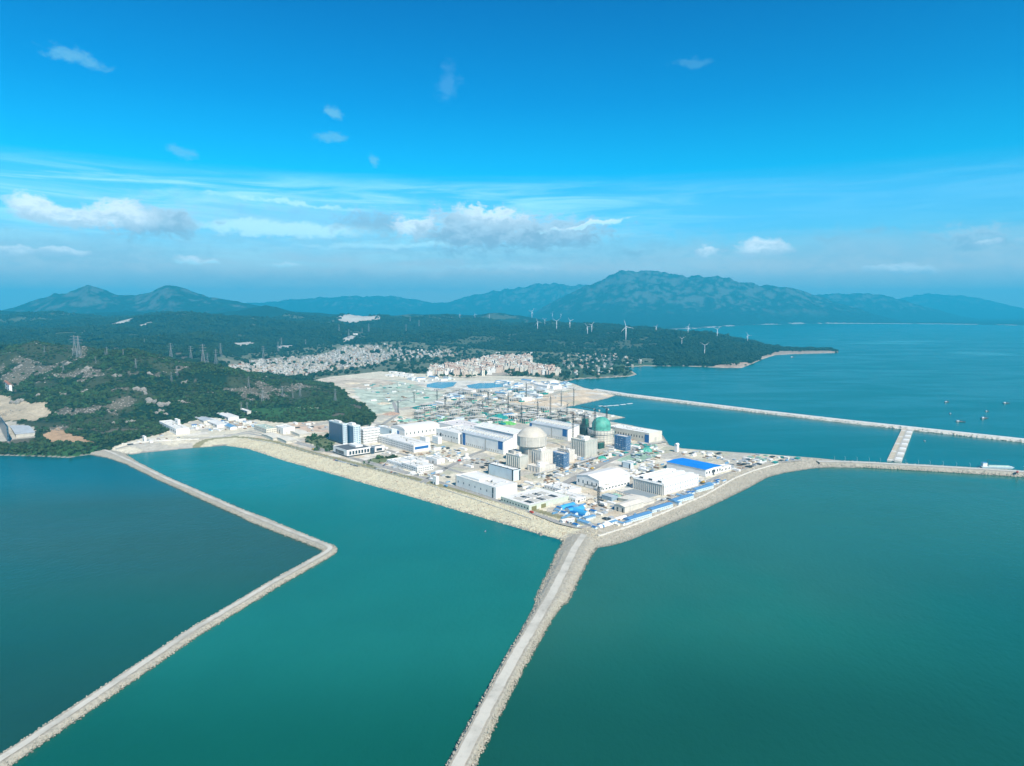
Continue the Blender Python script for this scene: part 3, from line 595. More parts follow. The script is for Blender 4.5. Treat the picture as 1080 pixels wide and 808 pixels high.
breakwater('breakwater', 'straight rubble breakwater running from the plant corner to the bottom edge of the photo', [(616, 566), (605, 583), (594, 606), (583, 628), (560, 668), (540, 702), (515, 749), (486, 806), (458, 862)],
           [(0, 50), (.08, 41), (.34, 33), (.385, 31), (.41, 24), (.5, 19.5), (.7, 17), (1, 15)], 5.0, 11, 8, GRAVD, 9000, .68)
breakwater('breakwater', 'far pale breakwater crossing the bay to the right edge', [(628, 411.5), (660, 416.5), (720, 424), (800, 434), (900, 445.5), (960, 452), (1020, 458.5), (1080, 465), (1200, 478)],
           [(0, 30), (.5, 26), (1, 26)], 6.0, 15, 11, PAINTW, 2500, 1.4, rm=CONCL)
breakwater('breakwater', 'curving causeway leading from the blue roofed hall to the right edge', [(862, 489), (880, 489), (910, 490), (940, 491.6), (985, 494), (1035, 497), (1080, 500), (1200, 508)],
           [(0, 30), (.1, 34), (.25, 36), (.5, 36), (1, 34)], 6.0, 17, 10, GRAV, 5000, 1.2)

def slope_rocks(name, line, w0, w1, n, s, coll, label):
    P, t = resample(line, 2.0); T = np.gradient(P, axis=0); T /= np.hypot(T[:, 0], T[:, 1])[:, None]; Nn = np.c_[-T[:, 1], T[:, 0]]
    i = nrg.integers(0, len(P), n); q = w0 + (w1 - w0) * nrg.uniform(0, 1, n) ** 1.2; x = P[i, 0] + Nn[i, 0] * q; y = P[i, 1] + Nn[i, 1] * q; z, d = hlook(x, y); k = (d > -2)
    ss = nrg.uniform(s * .5, s * 1.5, n)[k]; return scatter(name, np.c_[x, y, z][k], np.c_[ss, ss, ss], coll, None, .6, label)
slope_rocks('beach_rocks', SHORE_SW, 0, 48, 7000, .9, ROCKT, 'tan rocks and rubble along the left shore of the plant')
slope_rocks('armour_slope', SHORE_SE, 0, 50, 8500, 1.0, ROCKS, 'grey brown rock armour along the right shore of the plant')

# ------------------------------------------------------------------ roads
THETA = math.atan2(*(lambda e: (e[1], e[0]))(G(740, 543) - G(642, 576)))
BV = np.array([math.cos(THETA), math.sin(THETA)]); AV = np.array([-BV[1], BV[0]])
def road(name, pts, width, kerb=True, m=None, lines=True, is_px=True):
    P, t = resample([np.array(GT(u, v)[:2]) for u, v in pts] if is_px else pts, 8.0); n = len(P)
    T = np.gradient(P, axis=0); T /= np.hypot(T[:, 0], T[:, 1])[:, None]; Nn = np.c_[-T[:, 1], T[:, 0]]
    z = np.max([hlook(*(P + Nn * q).T)[0] for q in (-width / 2, 0, width / 2)], axis=0) + .12
    b = MB()
    def strip(q0, q1, dz, mi, sel=lambda i: True):
        for i in range(n - 1):
            if not sel(i): continue
            vs = [(*(P[k] + Nn[k] * q), z[k] + dz) for k, q in ((i, q0), (i, q1), (i + 1, q1), (i + 1, q0))]; b.add(vs[::-1], [(0, 1, 2, 3)], mi)
    strip(-width / 2, width / 2, 0, 0)
    if kerb:
        for s in (-1, 1):
            for i in range(n - 1): b.bar((*(P[i] + Nn[i] * s * width / 2), z[i]), (*(P[i + 1] + Nn[i + 1] * s * width / 2), z[i + 1]), .3, 1)
    if lines: strip(-.12, .12, .02, 2, lambda i: i % 2 == 0)
    o = b.build(name, [m or ASPH, CONCL, PAINTW]); o['kind'] = 'structure'; return o
road('perimeter_road', [(236, 459), (262, 457.5), (300, 464), (350, 477.5), (420, 495.5), (500, 520), (556, 538.5), (588, 551.5), (612, 557), (640, 552), (680, 536), (720, 519), (760, 502), (800, 489.5), (845, 485.5)], 9)
road('plant_road', [(566, 532), (575, 524), (598, 509), (622, 496), (640, 487), (668, 476), (700, 466)], 16)
road('plant_road', [(446, 509), (470, 494), (500, 479), (520, 472)], 12)
road('plant_road', [(392, 470), (430, 481), (480, 497), (520, 508), (560, 520)], 9)
road('plant_road', [(385, 458), (400, 448), (420, 437), (415, 425), (440, 418), (500, 412)], 10)
road('shore_road', [(122, 474), (150, 468), (200, 463), (236, 461), (262, 455), (300, 449)], 8)
road('plant_road', [(262, 455), (300, 462), (340, 474), (372, 484), (430, 500)], 7)
road('village_road', [(400, 402), (470, 398), (540, 399), (600, 401.5), (622, 398.5), (660, 396)], 12, False)
# fences and the crest wall on the shores
def wall_along(name, label, cat, pts, h, w_, m, z0=None):
    P = [GT(u, v) for u, v in pts]; root = P[0]; b = MB()
    for p, q in zip(P[:-1], P[1:]):
        k = max(1, int((q - p).length / 14))
        for i in range(k): a = p.lerp(q, i / k); c = p.lerp(q, (i + 1) / k); b.bar(a - root + Vector((0, 0, h / 2 - .3)), c - root + Vector((0, 0, h / 2 - .3)), w_, 0); b.bar(a - root - Vector((0, 0, 1)), a - root + Vector((0, 0, h)), w_ * 1.5, 0)
    o = b.build(name, m); o.location = root; return tag(o, label, cat)
wall_along('sea_wall', 'low white concrete wall along the crest of the right rock slope', 'wall', [(632, 566), (664, 556), (698, 542.5), (743, 523), (776, 504.5), (795, 497), (821, 489.5)], 2.2, 1.6, CONCL)
wall_along('fence', 'pale boundary fence along the road above the left shore', 'fence', [(262, 463), (300, 470), (350, 484.5), (420, 502), (500, 527), (560, 548)], 2.4, .5, STEEL)

# ------------------------------------------------------------------ villages
def house_mesh(k):
    r = random.Random(300 + k); b = MB(); lx, ly, st = r.uniform(8, 11), r.uniform(9, 14), r.choice([2, 2, 3, 3, 4]); h = st * 3.1
    b.box(-lx / 2, lx / 2, -ly / 2, ly / 2, -3, h, 0)
    if k == 0: b.gable(-lx / 2 - .4, lx / 2 + .4, -ly / 2 - .4, ly / 2 + .4, h + .01, 2.2, 'y', 1); b.gable_end(-lx / 2, lx / 2, -ly / 2, ly / 2, h + .005, 2.1, 'y', 0)
    else:
        b.box(-lx / 2 - .3, lx / 2 + .3, -ly / 2 - .3, ly / 2 + .3, h + .01, h + .5, 1); b.box(-lx / 2 + .6, -lx / 2 + 3.5, -ly / 2 + .8, -ly / 2 + 4, h + .5, h + 3, 0)
    for s in range(st):
        for i in (-1, 1):
            b.box(i * lx / 4 - .8, i * lx / 4 + .8, -ly / 2 - .06, -ly / 2 + .1, s * 3.1 + 1, s * 3.1 + 2.5, 2); b.box(lx / 2 - .1, lx / 2 + .06, i * ly / 4 - .8, i * ly / 4 + .8, s * 3.1 + 1, s * 3.1 + 2.5, 2); b.box(-lx / 2 - .06, -lx / 2 + .1, i * ly / 4 - .8, i * ly / 4 + .8, s * 3.1 + 1, s * 3.1 + 2.5, 2)
    wallm = [mat('faded_white_render', (.64, .62, .58), .85, .3), CONC, mat('beige_render', (.50, .43, .34), .85, .3), BRICK, mat('faded_white_render', (.52, .49, .45)), mat('grey_render', (.36, .35, .33), .85, .3), mat('beige_render', (.50, .43, .34))][k % 7]; rf = TILE if k == 0 else [CONC, mat('grey_render', (.36, .35, .33)), CONCL, ROOFW][k % 4]
    return b.mesh('village_house', [wallm, rf, WIN])
HOUSES = [house_mesh(k) for k in range(8)]
HL = ['white', 'grey', 'cream', 'brown', 'white', 'pale grey', 'cream', 'white']
def grid_in(polyg, step, jit, ang, seed):
    r = np.random.default_rng(seed); c, s = math.cos(ang), math.sin(ang); ctr = polyg.mean(0); rad = np.abs(polyg - ctr).max() * 1.5; k = np.arange(-rad, rad, step)
    X, Y = np.meshgrid(k, k); X = X.ravel() + r.uniform(-jit, jit, X.size); Y = Y.ravel() + r.uniform(-jit, jit, Y.size); x = ctr[0] + X * c - Y * s; y = ctr[1] + X * s + Y * c
    m = inpoly(polyg, x, y); return x[m], y[m]
hx, hy, hgp = [], [], []
for pl, step, ang, gp, lab in ((poly([(240, 396), (262, 387), (300, 381), (345, 375.5), (365, 372), (398, 372), (415, 376.5), (395, 386), (350, 390.5), (330, 395), (300, 398), (245, 398)], 10), 20, .5, 'houses of the crowded village beyond the wooded spur', 'village beyond the wooded spur'),
                         (poly([(405, 370), (432, 374), (470, 373), (490, 376), (450, 379), (420, 381)], 10), 26, .2, 'houses of the hamlet behind the pale yard', 'hamlet behind the white sheds'),
                         (poly([(590, 384), (600, 376), (640, 375), (690, 379), (672, 386), (640, 396), (600, 396)], 8), 58, .9, 'houses scattered by the far bay', 'strip by the far bay')):
    x, y = grid_in(pl, step, step * .28, ang, len(hx) + 5); hx += list(x); hy += list(y); hgp += [(gp, lab)] * len(x)
hx, hy = np.array(hx), np.array(hy); hz = hlook(hx, hy)[0]; keep = nrg.uniform(0, 1, len(hx)) < .35 + .9 * sstep(.38, .55, fbm(hx, hy, 160, 3, 301)); idx = np.where(keep)[0]; idx = idx[np.argsort(hy[idx])]
near, rest = idx[:296], idx[296:]
for n_, i in enumerate(near):
    k = (i * 7 + n_) % 8; o = bpy.data.objects.new('village_house', HOUSES[k]); COL.objects.link(o); o.location = (hx[i], hy[i], hz[i]); o.rotation_euler = (0, 0, rng.choice([0.5, 0.5 + math.pi / 2, 0.5]) + rng.uniform(-.2, .2)); s = rng.uniform(.85, 1.2); o.scale = (s, s, s)
    tag(o, HL[k] + (' tiled' if k == 0 else ' flat roofed') + ' village house in the ' + hgp[i][1], 'house', hgp[i][0])
for m_ in HOUSES: pass
scatter('distant_houses', np.c_[hx[rest], hy[rest], hz[rest]], np.ones((len(rest), 3)), proto_collection('far_house', HOUSES), None, 0, 'dense far rows of pale village houses')

def block_mesh(k):
    r = random.Random(500 + k); b = MB(); lx, ly, st = r.uniform(16, 28), 12, r.choice([5, 6, 6, 7, 8]); h = st * 3.0
    b.box(-lx / 2, lx / 2, -ly / 2, ly / 2, -3, h, 0); b.box(-lx / 2 - .3, lx / 2 + .3, -ly / 2 - .3, ly / 2 + .3, h + .01, h + .7, 1); b.box(-2.5, 2.5, -3, 3, h + .7, h + 3.6, 0)
    nx = int(lx / 4)
    for s in range(st):
        for i in range(nx):
            x = -lx / 2 + (i + .5) * lx / nx
            for y, d in ((-ly / 2, -1), (ly / 2, 1)): b.box(x - .9, x + .9, y - .08, y + .08, s * 3 + .9, s * 3 + 2.4, 2)
        b.box(lx / 2 - .1, lx / 2 + .08, -1, 1, s * 3 + .9, s * 3 + 2.4, 2); b.box(-lx / 2 - .08, -lx / 2 + .1, -1, 1, s * 3 + .9, s * 3 + 2.4, 2)
    return b.mesh('apartment_block', [[PEACH, CREAM, WALL, PEACH, CREAM][k], [TILE, CONC, CONCL, CREAM, TILE][k], WIN])
BLOCKS = [block_mesh(k) for k in range(5)]
x, y = grid_in(poly([(450, 396), (454, 389), (475, 386), (508, 381), (512, 378), (557, 377.5), (562, 384), (591, 391), (588, 396.5), (560, 394), (535, 390), (510, 396)], 12), 36, 7, .35, 77); z = hlook(x, y)[0]
BN = ['peach walled', 'cream', 'white', 'peach walled pale roofed', 'cream red roofed']
for i in range(len(x)):
    k = i * 3 % 5; o = bpy.data.objects.new('apartment_block', BLOCKS[k]); COL.objects.link(o); o.location = (x[i], y[i], z[i]); o.rotation_euler = (0, 0, rng.choice([.15, .35, .35, 1.9])); tag(o, BN[k] + ' apartment block in the town between plant and wooded hills', 'apartment block', 'apartment blocks of the town behind the plant')
print('blocks', len(x), 'houses', len(near), len(rest))
# row of white sheds behind the pale platform, and lone far buildings
def shed_mesh(lx, ly, h, wm, rm):
    b = MB(); b.box(0, lx, 0, ly, -2, h, 0); b.gable(-.3, lx + .3, -.3, ly + .3, h + .01, 1.8, 'x', 1); b.gable_end(0, lx, 0, ly, h + .005, 1.8, 'x', 0); b.box(lx / 2 - 2, lx / 2 + 2, -.08, .1, 0, h * .7, 2); return b.mesh('shed', [wm, rm, WIN])
SHM = shed_mesh(34, 16, 6, WALL, ROOFW)
for i, (u, v) in enumerate(((406, 397), (411, 396.5), (417, 397), (423, 398), (429, 399), (410, 393.5), (418, 394.5), (427, 396))):
    o = bpy.data.objects.new('storage_shed', SHM); COL.objects.link(o); o.location = GT(u, v); o.rotation_euler = (0, 0, -.5); tag(o, 'white pitched roof shed in the cluster behind the pale green platform', 'shed', 'white sheds behind the pale platform')
for u, v, lb in ((440, 370, 'long white hall in a clearing of the wooded hills above the hamlet'), (523, 373, 'white house at the foot of the wooded hills above the town'), (558, 373, 'white hall standing above the right end of the town'), (372, 353, 'lone pale building in the hills above the crowded village'), (597, 371, 'small white hall between town and wind turbines')):
    o = bpy.data.objects.new('hall', SHM); COL.objects.link(o); o.location = GT(u, v); o.rotation_euler = (0, 0, .1); tag(o, lb, 'hall')

ROCKT2 = proto_collection('rusty_rock', rock_meshes(mat('rusty_beach_rock', (.30, .20, .14), .9, .4, .4, .4), 'rusty_rock_'))
slope_rocks('rusty_rubble', SHORE_SW, 4, 46, 1500, .8, ROCKT2, 'rusty brown stones strewn over the tan shore')
x, y = wood_points(60000, 1300, 2700); z, d = hlook(x, y); k = (fbm(x, y, 60, 5, 143) > .61) & (d > 30) & (wood_at(x, y) < .3) & (z > 14); s = nrg.uniform(1.2, 3.2, k.sum())
scatter('hill_boulders', np.c_[x, y, z][k], np.c_[s, s, s * .8], proto_collection('hill_rock', rock_meshes(ROCKM, 'hill_rock_')), None, .6, 'grey boulders strewn over the bare patches of the near hill')

# ------------------------------------------------------------------ plant buildings
def solve(F, d, u, lo=1.0, hi=400.0):
    f = lambda L: proj((F.x + d[0] * L, F.y + d[1] * L, F.z))[0] - u
    s = 1 if f(hi) > f(lo) else -1
    for _ in range(40):
        m = (lo + hi) / 2
        if f(m) * s < 0: lo = m
        else: hi = m
    return (lo + hi) / 2
def hm(F, hp): return hp / FPX * math.dist((F.x, F.y, F.z), (0, 0, CAM_H)) / 0.975
_meshes = {}
def boxmesh(name, sx, sy, sz, m):
    k = (name, round(sx, 2), round(sy, 2), round(sz, 2), m.name)
    if k not in _meshes: b = MB(); b.box(0, sx, 0, sy, 0, sz); _meshes[k] = b.mesh(name, m)
    return _meshes[k]
def part(name, me, parent, loc=(0, 0, 0), rz=0.0, label=None):
    o = bpy.data.objects.new(name, me); COL.objects.link(o); o.parent = parent; o.location = loc; o.rotation_euler = (0, 0, rz)
    if label: o['label'] = label
    return o
def windows(root, face, L, z0, z1, rows, cols, wf=.5, hf=.5, m=WIN, off=0.0, L0=0.0):
    cw = (L - L0) / cols; rh = (z1 - z0) / rows
    for i in range(cols):
        for j in range(rows):
            w_, h_ = cw * wf, rh * hf; a = L0 + (i + .5) * cw - w_ / 2; z = z0 + (j + .5) * rh - h_ / 2
            if face == 'L': part('window', boxmesh('window', .16, w_, h_, m), root, (-.08 + off, a, z))
            elif face == 'R': part('window', boxmesh('window', w_, .16, h_, m), root, (a, -.08 + off, z))
def band(root, face, a, b, z0, z1, m=WIN, name='window_band', p=.1):
    if face == 'L': part(name, boxmesh(name, .2, b - a, z1 - z0, m), root, (-p, a, z0))
    else: part(name, boxmesh(name, b - a, .2, z1 - z0, m), root, (a, -p, z0))
def bld(name, label, cat, F, uL, uR, hp, wall=WALL, roof=ROOFW, rt='flat', win=(), doors=(), vents=0, rh=None, group=None, trim=None, plinth=True):
    p = GT(*F); Lx = solve(p, BV, uR); Ly = solve(p, AV, uL); h = hm(p, hp)
    root = thing(name, label, cat, p, THETA, group)
    b = MB(); b.box(0, Lx, 0, Ly, -2.5, h)
    if rt == 'gable_x': b.gable_end(0, Lx, 0, Ly, h + .005, rh or 3, 'x')
    if rt == 'gable_y': b.gable_end(0, Lx, 0, Ly, h + .005, rh or 3, 'y')
    b.build('wall', wall, root)
    if plinth: b = MB(); b.box(-.12, Lx + .12, -.12, Ly + .12, -2.5, .9); b.build('plinth', CONC, root)
    b = MB()
    if rt == 'flat':
        b.box(.5, Lx - .5, .5, Ly - .5, h + .01, h + .25); b.build('roof', roof, root)
        b = MB(); t = .45; H = h + 1.1
        b.box(-.1, Lx + .1, -.1, t, h + .002, H); b.box(-.1, Lx + .1, Ly - t, Ly + .1, h + .002, H); b.box(-.1, t, t + .002, Ly - t - .002, h + .002, H); b.box(Lx - t, Lx + .1, t + .002, Ly - t - .002, h + .002, H)
        b.build('parapet', trim or wall, root)
    elif rt == 'gable_x': b.gable(-.8, Lx + .8, -.8, Ly + .8, h + .02, rh or 3, 'x'); b.build('roof', roof, root)
    elif rt == 'gable_y': b.gable(-.8, Lx + .8, -.8, Ly + .8, h + .02, rh or 3, 'y'); b.build('roof', roof, root)
    elif rt in ('vault_x', 'vault_y'):
        n = 14; R_ = rh or 5
        for k in range(n):
            a0, a1 = math.pi * k / n, math.pi * (k + 1) / n
            f = lambda a, W_: (W_ / 2 - math.cos(a) * (W_ / 2 + .6), h + .01 + math.sin(a) * R_)
            if rt == 'vault_x': (q0, z0), (q1, z1) = f(a0, Ly), f(a1, Ly); b.add([(-.5, q0, z0), (-.5, q1, z1), (Lx + .5, q1, z1), (Lx + .5, q0, z0)], [(0, 1, 2, 3)]); b.add([(-.5, q0, h + .01), (-.5, q1, h + .01), (-.5, q1, z1), (-.5, q0, z0)], [(3, 2, 1, 0)]); b.add([(Lx + .5, q0, h + .01), (Lx + .5, q1, h + .01), (Lx + .5, q1, z1), (Lx + .5, q0, z0)], [(0, 1, 2, 3)])
            else: (q0, z0), (q1, z1) = f(a0, Lx), f(a1, Lx); b.add([(q0, -.5, z0), (q0, Ly + .5, z0), (q1, Ly + .5, z1), (q1, -.5, z1)], [(0, 1, 2, 3)]); b.add([(q0, -.5, h + .01), (q0, -.5, z0), (q1, -.5, z1), (q1, -.5, h + .01)], [(0, 1, 2, 3)])
        b.build('roof', roof, root)
    elif rt == 'mono':   # one slope rising away from the left face
        R_ = rh or 4; b.add([(-.8, -.8, h + .02), (Lx + .5, -.8, h + R_), (Lx + .5, Ly + .8, h + R_), (-.8, Ly + .8, h + .02), (-.8, -.8, h + .5), (Lx + .5, -.8, h + R_ + .5), (Lx + .5, Ly + .8, h + R_ + .5), (-.8, Ly + .8, h + .5)], [(3, 2, 1, 0), (4, 5, 6, 7), (0, 1, 5, 4), (1, 2, 6, 5), (2, 3, 7, 6), (3, 0, 4, 7)]); b.build('roof', roof, root)
        b = MB(); b.add([(.1, .1, h), (Lx, .1, h), (Lx, .1, h + R_), (.1, Ly - .1, h), (Lx, Ly - .1, h), (Lx, Ly - .1, h + R_)], [(0, 1, 2), (5, 4, 3), (1, 4, 5, 2)]); b.build('gable_wall', wall, root)
    for (f, rows, cols, wf, hf, *mm) in win: windows(root, f, Ly if f == 'L' else Lx, 1.2, h - .6, rows, cols, wf, hf, mm[0] if mm else WIN)
    for (f, c, wd, hf, m, *nm) in doors:
        L = Ly if f == 'L' else Lx; a = min(max(c * L - wd / 2, .3), L - wd - .3); nn = nm[0] if nm else 'door'
        z0 = 0.92 if nn != 'door' else .02
        if f == 'L': part(nn, boxmesh(nn, .36, wd, h * hf, m), root, (-.22, a, z0))
        else: part(nn, boxmesh(nn, wd, .36, h * hf, m), root, (a, -.22, z0))
    if rt == 'flat' and Lx * Ly > 500 and not plinth is False:
        for k in range(min(9, int(Lx * Ly / 220))): part('roof_vent', boxmesh('roof_vent', 1.6 + k % 3, 2.2, 1.1 + .5 * (k % 2), [STEEL, CONC, CONCL][k % 3]), root, (Lx * rng.uniform(.08, .85), Ly * rng.uniform(.08, .88), h + .26))
        part('roof_duct', boxmesh('roof_duct', Lx * rng.uniform(.4, .7), .9, .8, STEEL), root, (Lx * .12, Ly * rng.uniform(.2, .8), h + .26)); part('roof_duct', boxmesh('roof_duct', .8, Ly * rng.uniform(.3, .6), .7, CONC), root, (Lx * rng.uniform(.2, .8), Ly * .15, h + .27))
    if rt in ('mono',) and Ly > 30:
        for k in range(int(Ly / 14)): o_ = part('skylight', boxmesh('skylight', Lx * .5, 1.5, .3, WALLB), root, (Lx * .22, Ly * (k + .5) / int(Ly / 14), h + (rh or 4) * .22 + .55)); o_.rotation_euler = (0, -math.atan2(rh or 4, Lx), 0)
    for k in range(vents):
        x_, y_ = Lx * (.2 + .6 * ((k * .37) % 1)), Ly * (k + .7) / (vents + .4); part('roof_vent', boxmesh('roof_vent', 1.8, 2.4, 1.5, [STEEL, DARK, CONCL][k % 3]), root, (x_, y_, h + (.26 if rt == 'flat' else 1.2)))
    return root, Lx, Ly, h

# office towers: two dark glass slabs and the white wing behind them
for F, uL, uR, hp, lb in (((362, 469.3), 347.3, 366.5, 20.5, 'left slab of the two dark blue glass office towers near the left shore'), ((373.3, 470.3), 363.6, 380.5, 19.5, 'right slab of the two dark blue glass office towers, joined to the white wing')):
    r_, Lx, Ly, h = bld('office_tower', lb, 'office tower', F, uL, uR, hp, wall=WALLB, roof=CONCL, group='twin glass office towers')
    band(r_, 'L', .9, Ly - .9, 3, h - 1.2, GLASS, 'glass_front', .12)
    b = MB()
    for k in range(1, 11): b.box(-.2, -.1, .9, Ly - .9, 3 + (h - 4.2) * k / 11, 3.35 + (h - 4.2) * k / 11)
    for k in range(1, 8): b.box(-.2, -.1, .9 + (Ly - 1.8) * k / 8, 1.15 + (Ly - 1.8) * k / 8, 3.01, h - 1.21)
    b.build('mullions', BLUE, r_)
    windows(r_, 'R', Lx, 3, h - 1, 9, 3, .55, .5, GLASS); part('plant_room', boxmesh('plant_room', Lx * .5, Ly * .4, 4, WALL), r_, (Lx * .25, Ly * .3, h + .26))
    band(r_, 'L', .5, Ly - .5, 0.95, 2.9, DARK, 'entrance_band', .3)
bld('office_wing', 'white office wing with small windows attached behind the glass towers', 'office wing', (383.5, 468.5), 377, 401, 14, win=[('R', 5, 12, .5, .5), ('L', 5, 4, .5, .5)])
# low modern office with black recessed windows
r_, Lx, Ly, h = bld('office_pavilion', 'low white office pavilion with framed black windows in front of the glass towers', 'pavilion', (366, 482.5), 351.5, 391, 6.6, trim=WALL, roof=mat('dark_roof', (.10, .11, .12), .8), plinth=False)
band(r_, 'L', Ly * .22, Ly * .82, h * .25, h * .75, WIN, 'display_window'); band(r_, 'L', -.3, Ly + .3, .01, h * .2, DARK, 'dark_base', .4); band(r_, 'R', -.3, Lx + .3, .01, h * .2, DARK, 'dark_base', .4)
for k in range(7): band(r_, 'R', Lx * (.10 + k * .125), Lx * (.185 + k * .125), h * .32, h * .85, WIN, 'window')
part('roof_pavilion', boxmesh('roof_pavilion', Lx * .3, Ly * .45, 3.2, WALL), r_, (Lx * .55, Ly * .3, h + .26))
r_, Lx, Ly, h = bld('office_pavilion', 'smaller white pavilion with one wide black window, right of the black windowed pavilion', 'pavilion', (395.5, 478), 391.8, 405.5, 6, roof=mat('dark_roof', (.10, .11, .12)), plinth=False)
band(r_, 'R', Lx * .15, Lx * .75, h * .3, h * .75, WIN, 'window'); band(r_, 'R', -.3, Lx + .3, .01, h * .2, DARK, 'dark_base', .4)
bld('gap_block', 'dark glass block filling the gap between the two white pavilions', 'link block', (392.5, 479.5), 389.5, 395, 5.4, wall=GLASS, roof=DARK, win=[('R', 1, 3, .8, .7)])  # dark glass block fills the dark gap between the pavilions
# long white office with rows of windows, blue stripe on its end
r_, Lx, Ly, h = bld('long_office', 'long white three storey office with window rows and a blue stripe on its end wall', 'office', (436.5, 478), 399, 454, 7.6, win=[('L', 3, 22, .45, .5)], vents=4)
band(r_, 'R', Lx * .06, Lx * .88, h * .42, h * .78, BLUE, 'blue_stripe')
for F, uL, uR, hp, lb in (((462, 469), 456, 466, 7, 'glass sided stair block with three pale bands beside the white halls'), ((449, 467.5), 443, 453, 5, 'small grey block with green bands left of the banded stair block')):
    r_, Lx, Ly, h = bld('banded_block', lb, 'small office', F, uL, uR, hp, wall=WALL)
    for k in range(3): band(r_, 'R', .4, Lx - .4, h * (.1 + .3 * k), h * (.26 + .3 * k), WALLB, 'glazed_band'); band(r_, 'L', .4, Ly - .4, h * (.1 + .3 * k), h * (.26 + .3 * k), WALLB, 'glazed_band', .12)
# vaulted warehouse and its low neighbour
bld('vaulted_warehouse', 'long white warehouse with a rounded roof and a blue door in its left end', 'warehouse', (427, 462.5), 413, 463.5, 8.6, rt='vault_x', rh=5.5, roof=mat('white_vault', (.80, .76, .70), .6, .08, .05), doors=[('L', .5, 8, .72, BLUE)], win=[('R', 1, 9, .25, .3)])
bld('low_workshop', 'pale workshop with two tall dark doors left of the vaulted warehouse', 'workshop', (413.5, 461), 398.5, 420, 7.2, wall=WALLB, doors=[('L', .12, 4, .85, DARK), ('L', .9, 4, .85, DARK), ('R', .5, 6, .6, CONC)])
# conventional halls
bld('machine_hall', 'broad white hall with one tall black door, left of the blue cornered turbine hall', 'hall', (483.5, 468.5), 460, 512, 10.5, doors=[('L', .78, 4.5, .7, DARK), ('L', .3, 3, .3, CONC)], vents=5, win=[('L', 1, 8, .3, .15)])
bld('machine_hall', 'tall white hall with bright sloping roof behind the blue cornered turbine hall', 'hall', (541.5, 474), 500, 551.5, 15.5, rt='mono', rh=5, doors=[('R', .5, 5, .4, CONC)], vents=4, wall=WALL)
bld('machine_hall', 'white hall with pink tinted roof between the vaulted warehouse and the green nets', 'hall', (497, 459), 462, 520, 5.5, roof=mat('pinkish_roof', (.74, .68, .66), .7), vents=6)
def turbine_hall(label, F, uL, uR, hp, blues):
    r_, Lx, Ly, h = bld('turbine_hall', label, 'turbine hall', F, uL, uR, hp, roof=ROOFG, rt='mono', rh=6.5, group='turbine halls')
    for (f, c, wd, hf, nm) in blues:
        L = Ly if f == 'L' else Lx; a = min(max(c * L - wd / 2, .05), L - wd - .05)
        if f == 'L': part('blue_panel', boxmesh('blue_panel', .3, wd, h * hf, BLUE), r_, (-.2, a, h * (.98 - hf)))
        else: part('blue_panel', boxmesh('blue_panel', wd, .3, h * hf, BLUE), r_, (a, -.2, h * (.98 - hf)))
    n = 16
    for k in range(n):
        o = part('ridge_vent', boxmesh('ridge_vent', Lx * .42, 1.6, 1.3, CONCL), r_, (Lx * .38, Ly * (k + .5) / n, h + 6.5 * .4 + .6)); o.rotation_euler = (0, -math.atan2(6.5, Lx), 0)
    band(r_, 'L', Ly * .40, Ly * .43, 1, h * .9, CONC, 'downpipe_bay'); windows(r_, 'L', Ly * .9, .5, h * .3, 1, 16, .5, .5, CONC, L0=Ly * .1)
    return r_, Lx, Ly, h
turbine_hall('white turbine hall with blue corners and ridged grey roof, left of the reactor', (531, 480), 487, 541, 13.6, [('L', .94, 9, .98, 0), ('L', .07, 13, .62, 0)])
turbine_hall('white turbine hall with blue end panels and ridged roof behind the reactor', (599, 465.5), 558.5, 611, 12, [('L', .97, 8, .42, 0), ('L', .08, 13, .62, 0)])

# ------------------------------------------------------------------ reactors
def zat(u, v, Y): d = ray(u, v); return CAM_H + d[2] * Y / d[1]
def reactor_complete():
    c = G(561.5, 489.5, 8); Y = c[1] + 12; X = (561 - 540) / FPX * Y * 1.0; d = ray(561, 470); X = d[0] / d[1] * Y
    zl, zr, zt = zat(561, 472, Y - 27), zat(561, 462, Y - 27), zat(561, 450.6, Y)
    root = thing('reactor_building', 'round pale concrete reactor building with a shallow dome', 'reactor', (X, Y, 7.5), THETA); z = lambda q: q - 7.5
    b = MB(); b.lathe([(22, -2), (22, z(zl) - 3), (25.3, z(zl))], 48, cap=False); b.build('containment_wall', CONC, root, True)
    b = MB(); b.lathe([(22.1, z(zl) - .02), (26.4, z(zl)), (26.4, z(zr)), (25.7, z(zr) + .01)], 64, cap=False); b.build('tank_ring', CONC, root)
    n = 10; R0 = 25.8; hh = z(zt) - z(zr); b = MB()
    b.lathe([(26.7, z(zr) + .02), (26.7, z(zr) + .8), (25.8, z(zr) + .8)] + [(R0 * (1 - k / n) + .01, z(zr) + .8 + hh * (1 - (1 - k / n) ** 2.7)) for k in range(1, n + 1)], 64, cap=False); b.build('dome', mat('beige_concrete', (.58, .53, .45), .85, .2, .06), root, True)
    for k in range(14): a = math.pi * 2 * k / 14; b_ = MB(); b_.box(26.35, 26.8, -.5, .5, z(zl) + .2, z(zr) - .2); o = b_.build('buttress', CONCL, root); o.rotation_euler = (0, 0, a)
    for k in range(9): a = math.pi * 2 * k / 9 + .2; b_ = MB(); b_.box(21.9, 22.7, -.7, .7, -1, z(zl) - 3.2); o = b_.build('wall_rib', CONCL, root); o.rotation_euler = (0, 0, a)
    b = MB(); b.lathe([(26.5, z(zr) - 6.6), (26.55, z(zr) - 6.6), (26.55, z(zr) - 6), (26.5, z(zr) - 6)], 64, cap=False); b.build('string_course', CONC, root)
    b = MB(); b.lathe([(1.2, z(zt)), (1.2, z(zt) + 2.5)], 12); b.build('apex_vent', STEEL, root)
    return root
reactor_complete()
